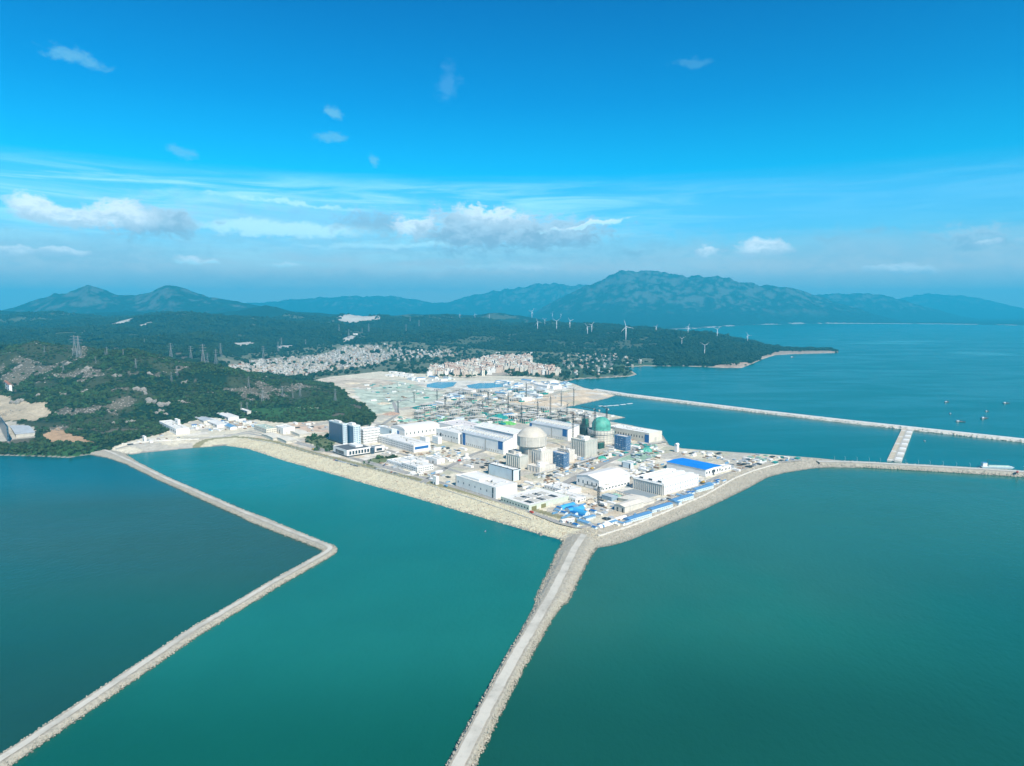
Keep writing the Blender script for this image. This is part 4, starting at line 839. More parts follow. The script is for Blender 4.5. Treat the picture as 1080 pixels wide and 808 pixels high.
def vents_block(label, F, uL, uR, hp, wall, nfins=8, name='auxiliary_building', extra=0):
    r_, Lx, Ly, h = bld(name, label, 'auxiliary building', F, uL, uR, hp, wall=wall, roof=CONCL, plinth=False)
    for k in range(nfins):
        part('pilaster', boxmesh('pilaster', .9, 1.1, h * .92, CONCL), r_, (-.6, Ly * (k + .5) / nfins, .02))
        part('pilaster', boxmesh('pilaster', 1.1, .9, h * .92, CONCL), r_, (Lx * (k + .5) / nfins, -.6, .02))
    for k in range(extra): part('roof_block', boxmesh('roof_block', Lx * .28, Ly * .25, 3 + 2 * (k % 2), [WALL, CONC, CONCL][k % 3]), r_, (Lx * (.1 + .3 * k % .7), Ly * (.1 + .33 * (k * 1.7 % 2.2)), h + .26))
    return r_, Lx, Ly, h
GRN = mat('greenish_concrete', (.46, .48, .43), .85, .25, .1)
vents_block('grey auxiliary block with vertical fins on the left foot of the round reactor', (548, 495.5), 533.5, 557, 13, GRN, 7, extra=3)
vents_block('tall pale auxiliary block under the front of the round reactor', (571, 494), 557, 583, 17, CONCL, 6, extra=3)
vents_block('lower pale auxiliary block in front of the round reactor with clutter on its roof', (569, 499), 556, 586, 5, CONCL, 4, extra=4)
vents_block('grey ribbed block with steel frame between the two blue netted blocks', (617, 483), 602, 630, 17, GRN, 8, extra=4)
vents_block('low grey block joining the round reactor to the turbine hall on its left', (545, 487), 536, 553, 9, CONC, 3, extra=1)
vents_block('pale block behind the left blue netted block', (600, 488), 588, 606, 12, CONCL, 4, extra=2)
def netted(label, F, uL, uR, hp):
    r_, Lx, Ly, h = bld('netted_block', label, 'block under nets', F, uL, uR, hp, wall=mat('blue_scaffold_net', (.018, .17, .40), .75, .5, .25, .3), roof=CONCL, plinth=False, group='blocks wrapped in blue nets')
    b = MB()
    for k in range(8): b.bar((-.9, Ly * k / 7, -1), (-.9, Ly * k / 7, h + 2), .3); b.bar((Lx * k / 7, -.9, -1), (Lx * k / 7, -.9, h + 2), .3)
    for k in range(7): z = h * (k + 1) / 7; b.bar((-.9, 0, z), (-.9, Ly, z), .3); b.bar((0, -.9, z), (Lx, -.9, z), .3)
    b.build('scaffold', mat('blue_grey_tube', (.30, .38, .46), .6), r_)
    for k in range(7): part('net_gap', boxmesh('net_gap', .2, Ly * .1, h * .06, WALLB), r_, (-.14, Ly * (.08 + .8 * ((k * .382) % 1)), h * (.12 + .75 * rng.random()))); part('net_gap', boxmesh('net_gap', Lx * .1, .2, h * .06, WALLB), r_, (Lx * (.08 + .8 * ((k * .618) % 1)), -.14, h * (.12 + .75 * rng.random())))
netted('block wrapped in blue scaffold net at the right foot of the round reactor', (594.5, 494), 582.5, 600, 14)
netted('block wrapped in dark blue scaffold net below the green dome', (660, 476), 648, 665, 14)
netted('small blue wrapped block on the end of the rear turbine hall', (597, 462.5), 591.5, 600.5, 6)
def reactor_green():
    c = G(634, 468, 8); Y = c[1] + 25; d = ray(634, 460); X = d[0] / d[1] * Y
    root = thing('reactor_under_construction', 'reactor under construction with a green steel dome liner on a beige ring', 'reactor', (X, Y, 7.5), THETA); z = lambda v, yy=Y: zat(634, v, yy) - 7.5
    zb, zd = z(455.5, Y - 24), z(439.5)
    b = MB(); b.lathe([(25, -2), (25, zb - 6), (27, zb - 6), (27, zb)], 48, cap=True); b.build('concrete_ring', CREAM, root)
    r0 = 19.5; hh = zd - zb; b = MB(); b.lathe([(r0, zb + .01), (r0, zb + hh * .35)] + [(r0 * math.cos(math.pi / 2 * k / 8) + .02, zb + hh * .35 + hh * .65 * math.sin(math.pi / 2 * k / 8)) for k in range(1, 9)], 48, cap=False); b.build('dome_liner', DOMEG, root, True)
    b = MB(); b.lathe([(26.5, zb + .02), (26.5, zb + 1.6), (26, zb + 1.6), (26, zb + .02)], 48, cap=False); b.build('rim', CONCL, root)
    b = MB()
    for k in range(26): a = 2 * math.pi * k / 26; b.bar((28 * math.cos(a), 28 * math.sin(a), -1), (28 * math.cos(a), 28 * math.sin(a), zb + 4), .35)
    for q in range(5):
        for k in range(26): a, a1 = 2 * math.pi * k / 26, 2 * math.pi * (k + 1) / 26; zz = zb * (q + 1) / 5 + 2; b.bar((28 * math.cos(a), 28 * math.sin(a), zz), (28 * math.cos(a1), 28 * math.sin(a1), zz), .3)
    b.build('ring_scaffold', STEEL, root)
reactor_green()
def scaffold_tower(label, F, wx, wy, h, mnet, mbar=DARK, group='dark scaffold towers by the green dome'):
    p = GT(*F); r_ = thing('scaffold_tower', label, 'scaffold', p, THETA, group); b = MB()
    for i in range(5):
        for j in range(5):
            if 0 < i < 4 and 0 < j < 4: continue
            b.bar((wx * i / 4, wy * j / 4, -1), (wx * i / 4, wy * j / 4, h * (1 + .1 * ((i * 3 + j) % 3))), .4)
    for k in range(9):
        z = h * (k + 1) / 9.5
        for y in (0, wy): b.bar((0, y, z), (wx, y, z), .32)
        for x in (0, wx): b.bar((x, 0, z), (x, wy, z), .32)
    b.build('frame', mbar, r_); b = MB(); b.box(.8, wx - .8, .8, wy - .8, -1, h * .8); b.build('netting', mnet, r_)
DN = mat('dark_teal_net', (.03, .10, .10), .85, .4, .2)
scaffold_tower('dark scaffold tower left of the green dome', (617, 464), 15, 15, 31, DN)
scaffold_tower('dark scaffold stack in front of the green dome', (625, 466), 10, 9, 26, DN)
scaffold_tower('tall dark frame at the left back of the green dome', (618, 456), 10, 14, 36, NETG)
scaffold_tower('net wrapped scaffold right of the green dome', (647, 461), 9, 8, 20, NETG)
scaffold_tower('low dark scaffold under the right side of the green dome', (641, 468), 12, 8, 15, DN)
scaffold_tower('dark teal scaffold box at the left foot of the green dome', (622, 470), 12, 12, 22, DN)
scaffold_tower('green netted scaffold at the front foot of the green dome', (632, 474), 16, 8, 13, NETG)
scaffold_tower('dark steel frame left behind the green dome', (611, 458), 12, 18, 24, DN)
scaffold_tower('dark heap of formwork on the roof line behind the rear turbine hall', (571, 447), 34, 16, 13, DN)
scaffold_tower('low dark formwork right of the heap behind the rear turbine hall', (590, 447), 24, 12, 9, DN)

# ------------------------------------------------------------------ front row of buildings
bld('white_block', 'white flat building with dark ends in front of the finned grey block', 'building', (541.5, 508), 514.5, 549, 11.5, wall=WALLB, roof=WALL, trim=DARK, doors=[('L', .985, 2, .96, DARK, 'dark_corner'), ('L', .03, 3, .96, DARK, 'dark_corner'), ('R', .9, 3, .9, DARK)])
r_, Lx, Ly, h = bld('training_hall', 'long white two part hall nearest the left shore with a dark slot in its front', 'hall', (523, 527), 480.5, 545.5, 11.5, win=[('L', 1, 7, .12, .2)], doors=[('L', .07, 3, .9, DARK, 'dark_slot'), ('L', .985, 2.2, .95, CONC, 'dark_slot')], vents=5)
part('raised_roof', boxmesh('raised_roof', Lx * .5, Ly * .45, 3, WALL), r_, (Lx * .1, Ly * .45, h + .27))
r_, Lx, Ly, h = bld('framed_building', 'low unfinished building with grey open bays in its white roof', 'building', (558, 539.5), 528, 600, 5.2, wall=mat('pale_green_render', (.58, .62, .52), .8), roof=ROOFW, win=[('L', 1, 10, .4, .4)], doors=[('R', .12, 9, .8, mat('olive_recess', (.20, .19, .08), .9)), ('R', .35, 9, .8, mat('olive_recess', (.20, .19, .08)))])  # dark olive panels: the depth of the recesses is put into colour
for k in range(5): part('roof_bay', boxmesh('roof_bay', Lx * .12, Ly * .28, .5, CONC), r_, (Lx * (.12 + .15 * k), Ly * (.12 if k % 2 else .45), h + .27)); part('roof_bay', boxmesh('roof_bay', Lx * .10, Ly * .22, .4, DARK), r_, (Lx * (.13 + .15 * k), Ly * (.50 if k % 2 else .15), h + .28))
bld('pitched_hall', 'broad white hall with a smooth cream pitched roof in front of the blue netted blocks', 'hall', (631.5, 518), 608, 664, 10.5, wall=WALL, roof=mat('cream_white_roof', (.80, .76, .71), .6, .06, .03), rt='gable_x', rh=4.5, win=[('L', 1, 5, .22, .35)], doors=[('L', .2, 3, .45, CONC), ('L', .62, 3, .4, CONC), ('R', .3, 5, .35, CONC)])
bld('lean_to', 'low white lean to along the right side of the cream roofed hall', 'annex', (634.5, 519.5), 629.5, 664, 5, rt='flat', roof=WALL, win=[('R', 1, 9, .5, .4)])
r_, Lx, Ly, h = bld('stepped_works', 'white stepped works building with a colonnade front and three roof ridges', 'works building', (700, 523), 668, 736.5, 11.5, roof=WALL, doors=[('L', .02, 2.4, .96, DARK, 'dark_corner')])
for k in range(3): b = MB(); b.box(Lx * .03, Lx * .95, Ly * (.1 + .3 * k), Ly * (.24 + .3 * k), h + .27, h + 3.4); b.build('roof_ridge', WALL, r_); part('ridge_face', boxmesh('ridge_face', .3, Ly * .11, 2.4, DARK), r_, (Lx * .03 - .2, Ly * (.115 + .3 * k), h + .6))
for k in range(16): part('column', boxmesh('column', 1.1, 1.0, h * .92, CONCL), r_, (-2.2, Ly * (.02 + .96 * k / 15) - .5, .02))
part('canopy', boxmesh('canopy', 2.6, Ly, .8, WALL), r_, (-2.62, 0, h * .925 + .03)); windows(r_, 'R', Lx, 1.5, h - 1, 2, 14, .35, .35, STEEL)
b = MB(); b.box(-30, -3.2, Ly * .12, Ly * .95, -.02, .25); b.build('grey_forecourt', mat('grey_paving', (.26, .30, .32), .9), r_)
r_, Lx, Ly, h = bld('blue_roofed_hall', 'white hall with a bright blue roof near the right shore', 'hall', (744, 503.5), 703, 760.5, 7.4, roof=ROOFB, rt='gable_y', rh=1.2, trim=ROOFB, win=[('R', 1, 6, .4, .4)], doors=[('R', .5, 5, .75, DARK)])
bld('annex', 'white annex at the right end of the blue roofed hall', 'annex', (752, 501), 745, 771, 4.6, doors=[('R', .35, 4, .6, DARK)], win=[('R', 1, 5, .5, .35)])
bld('quay_hall', 'long white roofed hall on the basin edge with a blue door in its end', 'hall', (684.5, 467.5), 640, 698, 9.5, roof=WALL, wall=CREAM, doors=[('L', .045, 11, .86, BLUE), ('R', .5, 6, .5, CONC)], win=[('L', 1, 16, .3, .25)])
r_, Lx, Ly, h = bld('gate_house', 'small white block with two dark slots behind the cream roofed hall', 'small block', (665, 495), 655.5, 668, 5.5, wall=WALLB, doors=[('L', .1, 2.4, .9, DARK), ('L', .93, 2, .9, DARK)])
bld('cream_shed', 'cream shed with two black doors beside the blue sheds', 'shed', (659, 541.5), 648, 678.5, 6, wall=CREAM, roof=mat('cream_roof', (.74, .68, .58), .7), rt='gable_x', rh=2, doors=[('L', .7, 2.5, .7, DARK), ('L', .2, 2.5, .7, DARK)])
bld('cream_shed', 'long low cream shed in front of the grey forecourt', 'shed', (676, 535), 652, 690, 3.2, wall=CREAM, roof=mat('cream_roof', (.74, .68, .58)), rt='gable_x', rh=1.5)
bld('pale_warehouse', 'low pale building with rows of tiny windows behind the shore road', 'building', (440, 499), 423.5, 457, 5.4, wall=WALL, win=[('L', 2, 9, .5, .5), ('R', 2, 9, .5, .5)], vents=3)
bld('pale_warehouse', 'white block with a dark gate in the open yard', 'building', (461, 490.5), 449, 469, 5, doors=[('L', .35, 3, .6, DARK), ('R', .6, 3, .5, CONC)])
bld('stair_tower', 'small white stair tower standing alone by the olive grass strip', 'tower', (460, 512), 456.5, 463, 8, doors=[('L', .5, 2, .3, DARK)])
bld('low_depot', 'long low white depot left of the pale windowed building', 'depot', (425, 494), 408, 440, 3, win=[('L', 1, 10, .4, .4)])
bld('low_depot', 'low white depot with clutter on the roof, behind the white depot row', 'depot', (441, 490.5), 425, 452, 2.6, vents=4)
bld('white_lowrise', 'white low building with dark windows behind the unfinished bays', 'building', (607, 531), 582, 618, 4, win=[('L', 1, 9, .5, .4), ('R', 1, 4, .4, .4)], doors=[('R', .3, 3, .6, DARK)])
bld('white_lowrise', 'white low building left of the cream roofed hall with a row of roof hatches', 'building', (598, 522.5), 574, 613, 3.6, vents=8, win=[('L', 1, 8, .4, .4)])
bld('grey_tank_house', 'square blue grey block in front of the lean to', 'small block', (645, 529.5), 634.5, 652, 4, wall=mat('blue_grey_sheet', (.30, .40, .47), .6, .3), roof=ROOFG)
bld('water_tower_block', 'slender white tower at the basin corner behind the blue roof', 'tower', (714, 477.3), 711.3, 716, 7.5, rt='gable_x', rh=2.5, roof=WALL)
# left works behind the lagoon
bld('left_works', 'low white works with two roof steps below the wooded hill on the left', 'works building', (186, 459), 168, 200, 5.2, vents=3, win=[('L', 1, 9, .4, .4)])
bld('left_works_tower', 'white tower rising from the left works', 'tower', (188, 453), 184.7, 190.5, 8.5, win=[('L', 3, 1, .4, .3)])
bld('left_works', 'small white cube on the quay below the wooded hill', 'small building', (152.5, 467), 150.4, 154.6, 5, doors=[('L', .5, 2, .5, DARK)])
wall_along('quay_wall', 'long pale quay wall below the left works', 'wall', [(130, 469.5), (160, 466.5), (190, 464.8), (210, 464)], 4, 2.5, CONCL)
for i, (F, uL, uR, hp, wm, rm) in enumerate((((229, 452), 213, 240, 3.4, WALL, ROOFW), ((241, 444), 226, 252, 3.2, WALL, ROOFW), ((243, 454), 232, 250, 2.8, WALL, BLUEL), ((215, 447), 205, 226, 2.6, CREAM, ROOFG), ((261, 437.5), 247, 265, 3.2, CONCL, ROOFW))):
    bld('site_shed', ['white shed nearest the road in the left works yard', 'white shed at the back of the left works yard', 'shed with light blue roof in the left works yard', 'cream shed with grey roof in the left works yard', 'pale switch building below the two pylons on the wood edge'][i], 'shed', F, uL, uR, hp, wall=wm, roof=rm, rt='gable_y', rh=1.5, group='sheds of the left works yard', win=[('L', 1, 5, .4, .4)])
bld('canteen', 'white hall with a dark gate left of the red earth lot', 'hall', (299, 458.5), 291, 311, 6, doors=[('L', .5, 3, .6, DARK), ('R', .3, 3, .5, CONC)])
bld('dormitory', 'pale block with green roof left of the white canteen hall', 'building', (281, 458), 268, 292, 4.6, wall=CREAM, roof=mat('pale_green_roof', (.40, .50, .42), .7), win=[('L', 2, 8, .4, .4), ('R', 2, 6, .4, .4)])
for i, (F, uL, uR) in enumerate((((288, 465), 276, 299), ((316, 461), 303, 327), ((302, 468), 291, 313))):
    bld('long_hut', ['long cream hut beside the garden, first from the left', 'long cream hut beside the garden, behind the others', 'long cream hut beside the garden, nearest the shore road'][i], 'hut', F, uL, uR, 2.6, wall=CREAM, roof=CREAM, rt='gable_x', rh=1.4, group='long cream huts', win=[('R', 1, 9, .4, .4)])
bld('blue_slab_building', 'dark blue glass building cut by the left edge of the photo', 'building', (8, 466.5), -14, 10, 12.5, wall=GLASS, roof=DARK, win=[('R', 4, 3, .6, .5)])
bld('white_house_row', 'white house row on the wooded slope at the left edge', 'house', (10, 414), -12, 13, 6, win=[('L', 2, 8, .4, .4)], roof=TILE, rt='gable_y', rh=2)
for F, uL, uR, lb in (((17, 462), 10, 37, 'low grey shed on the left terrace behind the shore trees'),):
    bld('terrace_shed', lb, 'shed', F, uL, uR, 3, wall=CONC, roof=ROOFG, rt='gable_x', rh=1.5)

# ------------------------------------------------------------------ tower cranes
def crane(F, vtop, jib, rz, label, luff=False):
    p = GT(*F); D = p.y; H = max(zat(F[0], vtop, D) - p.z, 22); w_ = 2.4
    r_ = thing('tower_crane', label, 'tower crane', p, rz, 'tower cranes over the building site'); m = DARK
    b = MB()
    for sx in (-1, 1):
        for sy in (-1, 1): b.bar((sx * w_ / 2, sy * w_ / 2, -1), (sx * w_ / 2, sy * w_ / 2, H), .42)
    n = int(H / 3.2)
    for k in range(n):
        z0, z1 = H * k / n, H * (k + 1) / n; q = w_ / 2; f = 1 if k % 2 else -1
        b.bar((-q, -q * 1, z0), (q, -q, z1), .26); b.bar((-q, q, z1), (q, q, z0), .26); b.bar((-q, -q, z0), (-q, q, z1), .26); b.bar((q, -q, z1), (q, q, z0), .26)
    b.build('mast', m, r_)
    b = MB(); b.box(-3.2, 3.2, -3.2, 3.2, -1.5, .8); b.build('base_block', CONC, r_)
    b = MB(); b.lathe([(1.5, H), (1.5, H + 1.2)], 12); b.build('slewing_ring', DARK, r_)
    b = MB(); b.box(1.4, 3.2, -1, 1, H - .4, H + 2.2); b.build('cab', WALL, r_)
    jm = YEL if m == YEL else m; b = MB()
    for y in (-.8, .8): b.bar((0, y, H + 1.3), (jib, y * .5, H + 2), .3)
    b.bar((0, 0, H + 3), (jib, 0, H + 2.9), .3)
    for k in range(int(jib / 3)): x = k * 3.0; b.bar((x, .8 if k % 2 else -.8, H + 1.4), (x + 1.5, 0, H + 3), .18); b.bar((x + 1.5, 0, H + 3), (x + 3, -.8 if k % 2 else .8, H + 1.5), .18)
    b.build('jib', jm, r_)
    b = MB()
    for y in (-.8, .8): b.bar((0, y, H + 1.3), (-jib * .32, y, H + 1.5), .32)
    b.build('counter_jib', jm, r_)
    b = MB(); b.box(-jib * .32, -jib * .32 + 3, -1.1, 1.1, H - 1, H + 1.8); b.build('counterweight', CONC, r_)
    b = MB(); b.bar((0, 0, H + 1.2), (0, 0, H + 8), .8, 0, .4); b.bar((0, 0, H + 8), (jib * .6, 0, H + 3), .12); b.bar((0, 0, H + 8), (-jib * .3, 0, H + 1.6), .12); b.build('tower_head', jm, r_)
    b = MB(); b.bar((jib * .7, 0, H + 1.7), (jib * .7, 0, H - 10), .1); b.box(jib * .7 - .5, jib * .7 + .5, -.4, .4, H - 11.2, H - 10); b.build('hook_block', DARK, r_)
CR = [((604, 474), 438, 46, 2.2, 'tall dark tower crane in front of the green dome, nearest the round reactor'), ((627, 476), 432.5, 40, 2.2, 'tallest dark tower crane standing just before the green dome'), ((639.5, 459), 431.5, 26, 1.9, 'slim tower crane rising right of the green dome'),
 ((580.5, 442), 419.5, 45, 2.9, 'dark tower crane behind the rear turbine hall, before the tan sand spit'), ((567, 441), 424.5, 38, .8, 'shorter dark tower crane left of the one before the sand spit'), ((536, 436), 415.5, 46, 3.6, 'tower crane above the teal nets in the middle of the yard'),
 ((484.5, 431), 412.5, 42, .05, 'tower crane with its jib pointing right over the grey yard'), ((469.5, 433), 419, 34, 2.6, 'tower crane left of the crane with the jib pointing right'), ((461, 425), 411.5, 36, 5.6, 'tower crane beyond the teal mound'), ((437, 425), 415.5, 30, 1.9, 'short tower crane at the left end of the teal mound'),
 ((509, 434), 422.5, 36, 4.4, 'tower crane in the middle of the green netted yard'), ((598, 438), 428, 26, 1.3, 'tower crane near the tip of the quay by the basin'), ((605, 428), 411, 30, 2.3, 'slim crane at the root of the tan sand spit'), ((616, 458), 437, 44, 4.0, 'tower crane behind the dark scaffold left of the green dome'),
 ((555, 420), 405.5, 36, .9, 'far tower crane on the pale yard before the town'), ((515, 425), 414, 34, 2.0, 'far tower crane beyond the green netted yard'), ((550, 446), 428.5, 40, 5.3, 'tower crane rising behind the tall white hall'), ((589, 458), 436, 40, 1.4, 'tower crane behind the blue wrapped block of the rear turbine hall'),
 ((631, 533), 515, 22, 2.5, 'small dark mast crane in front of the cream roofed hall'), ((448, 447), 431, 34, 3.3, 'tower crane behind the vaulted warehouse'), ((420, 436), 424, 30, .4, 'tower crane on the edge of the pale green platform'), ((592, 429), 414, 34, 3.9, 'crane standing alone on the tan spit')]
for F, vt, jb, rz, lb in CR: crane(F, vt, jb, rz, lb)

# ------------------------------------------------------------------ wind turbines
def turbine_proto():
    r_ = thing('wind_turbine', '', 'wind turbine', (0, 0, 0), 0, 'wind turbines on the wooded headland'); b = MB(); b.lathe([(2.6, -6), (2.2, 30), (1.6, 70)], 16); b.build('tower', TURB, r_, True)
    b = MB(); b.box(-2, 2, -3, 7, 69.6, 73.4); b.build('nacelle', TURB, r_)
    b = MB(); b.lathe([(.3, -2.2), (1.6, -1), (2.0, 0), (1.9, 2)], 14); h = b.build('hub', TURB, r_); h.location = (0, -4, 71.5); h.rotation_euler = (math.pi / 2, 0, 0)
    for k in range(3):
        b = MB(); st = [(0, 1.0, 1.0), (6, 1.9, .7), (18, 1.4, .5), (34, .9, .25), (41, .3, .1)]
        for (r0, c0, t0), (r1, c1, t1) in zip(st[:-1], st[1:]):
            b.add([(-c0 * .4, r0, -t0 / 2), (c0 * .6, r0, -t0 / 2), (c0 * .6, r0, t0 / 2), (-c0 * .4, r0, t0 / 2), (-c1 * .4, r1, -t1 / 2), (c1 * .6, r1, -t1 / 2), (c1 * .6, r1, t1 / 2), (-c1 * .4, r1, t1 / 2)], [(0, 1, 5, 4), (1, 2, 6, 5), (2, 3, 7, 6), (3, 0, 4, 7), (4, 5, 6, 7), (3, 2, 1, 0)])
        o = b.build('blade', TURB, h); o.rotation_euler = (0, 0, k * 2 * math.pi / 3)
    return r_
TP = turbine_proto(); first = True
TUR = [((743, 374.6), 362.3, 'wind turbine nearest the shore of the headland, with two blades raised'), ((660, 359), 342, 'tallest wind turbine in the middle of the headland'), ((619.6, 353.4), 343, 'front turbine of the close pair left of the tallest wind turbine'), ((624, 351), 341, 'rear turbine of the close pair left of the tallest wind turbine'),
 ((691.8, 351), 343.4, 'first wind turbine right of the tallest one'), ((719, 364.6), 355.7, 'small wind turbine standing low in the woods of the headland'), ((725.6, 352.5), 343.4, 'wind turbine behind the small one low in the woods'), ((756.3, 356), 345.6, 'wind turbine on the ridge behind the nearest one'), ((788.4, 361), 352.3, 'rightmost wind turbine, close to the tip of the headland'),
 ((567, 348), 338, 'leftmost wind turbine of the row on the middle ridge'), ((574.6, 343.4), 336, 'second wind turbine from the left on the middle ridge'), ((587, 348), 337, 'wind turbine in the middle of the ridge row'), ((601, 346.7), 336.7, 'right wind turbine of the ridge row'),
 ((561, 335.5), 327, 'far pale wind turbine against the foot of the great mountain, left one'), ((582.6, 335), 329.5, 'far pale wind turbine against the foot of the great mountain, middle one'), ((591.5, 336), 330.5, 'far pale wind turbine against the foot of the great mountain, right one'),
 ((485, 336), 331, 'tiny far turbine on the skyline, left of the others there'), ((501, 336), 331, 'tiny far turbine on the skyline, in the middle'), ((516, 336.5), 332, 'tiny far turbine on the skyline, right of the others there')]
for i, ((u, v), vh, lb) in enumerate(TUR):
    p = GT(u, v); s = max((zat(u, vh, p.y) - p.z) / 84, .45); o = TP if i == 0 else dup(TP, p)
    o.location = p; o.scale = (s,) * 3; o.rotation_euler = (0, 0, rng.uniform(-.5, .5)); o['label'] = lb
    for ch in o.children:
        if ch.name.startswith('hub'): ch.rotation_euler = (math.pi / 2, rng.uniform(0, 2), 0) if i else (math.pi / 2, 1.05, 0)

# ------------------------------------------------------------------ lattice pylons
PYM = mat('weathered_pylon_steel', (.26, .28, .29), .6, .2, .5)
def pylon_proto():
    r_ = thing('power_pylon', '', 'pylon', (0, 0, 0), 0, 'lattice pylons on the wooded hills'); b = MB(); hw = lambda z: 4.2 - 3.3 * min(z / 34, 1)
    for sx in (-1, 1):
        for sy in (-1, 1): b.bar((sx * 4.3, sy * 4.3, -2), (sx * .9, sy * .9, 34), .42); b.bar((sx * .9, sy * .9, 34), (sx * .5, sy * .5, 50), .36)
    for k in range(9):
        z0, z1 = 34 * k / 9, 34 * (k + 1) / 9; a, c = hw(z0), hw(z1)
        for s in (-1, 1): b.bar((-a, s * a, z0), (c, s * c, z1), .22); b.bar((a, s * a, z0), (-c, s * c, z1), .22); b.bar((s * a, -a, z0), (s * c, c, z1), .22); b.bar((s * a, a, z0), (s * c, -c, z1), .22)
    b.build('tower_frame', PYM, r_)
    for z, w_ in ((33, 7.5), (40, 9), (47, 6.5)):
        b = MB()
        for s in (-1, 1):
            for y in (-.6, .6): b.bar((0, y, z + 1.6), (s * w_, 0, z), .28); b.bar((0, y, z), (s * w_, 0, z), .28)
        b.build('cross_arm', PYM, r_)
    return r_
PP = pylon_proto()
PYL = [(79, 375, 347), (83.5, 377, 350), (180.5, 378, 357), (201.5, 379, 365), (214.5, 383, 363), (219, 383, 372), (228, 385, 365), (233, 377, 359), (143.5, 389, 378), (187, 397, 386), (181, 403, 392), (152.5, 363, 357), (278, 378, 359), (293.5, 372, 359), (297, 367, 354.5), (322.5, 366, 358), (357.7, 350, 342), (368, 357, 347), (389, 350, 341), (382, 351.5, 345.6), (432.7, 340.5, 332), (428.3, 350, 342), (262.4, 409, 397), (277, 425, 411), (298, 419, 407), (316.5, 418, 407), (309, 420, 412), (353.7, 424, 410), (254.6, 433, 424), (260.8, 433, 424), (442, 345, 337), (113, 375, 366), (67, 392, 383), (643.5, 386, 368), (47, 372, 365), (111, 375.5, 369), (130, 374.5, 368.5), (101, 383.5, 376)]
PLB = ['on the ridge over the near hill, left of all', 'beside the leftmost one on the ridge', 'standing tallest above the middle of the wooded hill', 'left of the cluster above the crowded village', 'in the cluster above the village, left front', 'in the cluster above the village, small one', 'in the cluster above the village, right front', 'in the cluster above the village, highest one', 'below the tallest one on the dark slope', 'half way down the rocky hill, upper one', 'half way down the rocky hill, lower one', 'far small one behind the near ridge', 'tall one just behind the left end of the village', 'left one of the far pair behind the village', 'right one of the far pair behind the village', 'alone behind the middle of the village', 'far left one below the white quarry', 'on the white pad below the quarry', 'far one straight below the white quarry', 'shortest one below the white quarry', 'upper one on the ridge right of the quarry', 'lower one on the ridge right of the quarry', 'on the spur above the meadow, left back', 'on the spur above the meadow, nearest left', 'on the spur above the meadow, second from the right', 'rightmost white one on the spur', 'shortest one on the spur', 'on the small wooded knoll by the glass towers', 'left one on the pad at the wood edge', 'right one on the pad at the wood edge', 'far one on the ridge above the hamlet', 'small one in the valley behind the near hill', 'small one on the left shoulder of the near hill', 'slim one near the shore houses by the far bay', 'faint one on the ridge left of the tall pair', 'faint one right of the tall pair', 'faint one farther right of the tall pair', 'small one just below the faint ones']
for i, (u, v, vt) in enumerate(PYL):
    p = GT(u, v); s = min(max((zat(u, vt, p.y) - p.z) / 50, .35), 1.25); o = PP if i == 0 else dup(PP, p)
    o.location = p; o.scale = (s * 1.15, s * 1.15, s); o.rotation_euler = (0, 0, rng.choice([.2, .5, -.3])); o['label'] = 'grey lattice pylon, ' + PLB[i]

# ------------------------------------------------------------------ boats, rafts, barge, gate pier
def boat_proto():
    r_ = thing('fishing_boat', '', 'boat', (0, 0, 0), 0, 'fishing boats anchored in the far bay'); b = MB()
    st = [(-9, 2.0, .9), (-5, 2.6, .8), (2, 2.7, .8), (7, 1.7, 1.3), (10.5, .12, 2.1)]
    for (x0, w0, h0), (x1, w1, h1) in zip(st[:-1], st[1:]): b.add([(x0, -w0 * .6, -.8), (x0, w0 * .6, -.8), (x0, w0, h0), (x0, -w0, h0), (x1, -w1 * .6, -.8), (x1, w1 * .6, -.8), (x1, w1, h1), (x1, -w1, h1)], [(0, 4, 7, 3), (1, 2, 6, 5), (3, 7, 6, 2), (0, 1, 5, 4)])
    b.add([(-9, -1.2, -.8), (-9, 1.2, -.8), (-9, 2, .9), (-9, -2, .9)], [(0, 1, 2, 3)]); b.build('hull', HULL, r_)
    b = MB(); b.box(-7, -2.2, -1.5, 1.5, .82, 3.6); b.build('wheelhouse', HULLW, r_); b = MB(); b.box(-7.4, -1.9, -1.8, 1.8, 3.61, 3.85); b.build('cabin_roof', BLUEL, r_)
    b = MB(); b.bar((1, 0, .8), (1, 0, 8), .35, 0, .2); b.bar((1, 0, 6.5), (-6, 0, 4.2), .12); b.bar((1, 0, 3), (7, 0, 6), .2); b.build('mast', DARK, r_)
    b = MB(); b.box(-1.5, 5, -1.4, 1.4, .82, 1.5); b.build('hatch', BRICK, r_); return r_
BP = boat_proto()
for i, (u, v, s, rz, lb) in enumerate(((998.5, 424.3, 1.0, .3, 'dark fishing boat at the top left of the anchored cluster'), (1002, 436.5, .8, 1.2, 'small dark boat below the top left boat'), (1012.5, 445, 1.15, -.2, 'dark boat nearest the far breakwater'), (1041, 434, .7, .2, 'small low boat between the two right boats'), (1038, 441.5, 1.25, .25, 'long pale decked boat in the middle of the cluster'), (1061, 425.5, 1.15, .1, 'pale boat at the right end of the anchored cluster'), (975, 465.3, .6, 1.3, 'small white boat inside the basin beside the gate pier'), (836, 377, 1.6, .2, 'dark boat off the tip of the headland'), (512, 560.5, .35, 1.5, 'tiny boat shape put in for a white splash by the left plant shore'))):  # last entry: boat shape added in place of a white splash
    p = G(u, v); o = BP if i == 0 else dup(BP, (0, 0, 0)); o.location = (p[0], p[1], .1); o.rotation_euler = (0, 0, rz); o.scale = (s,) * 3; o['label'] = lb
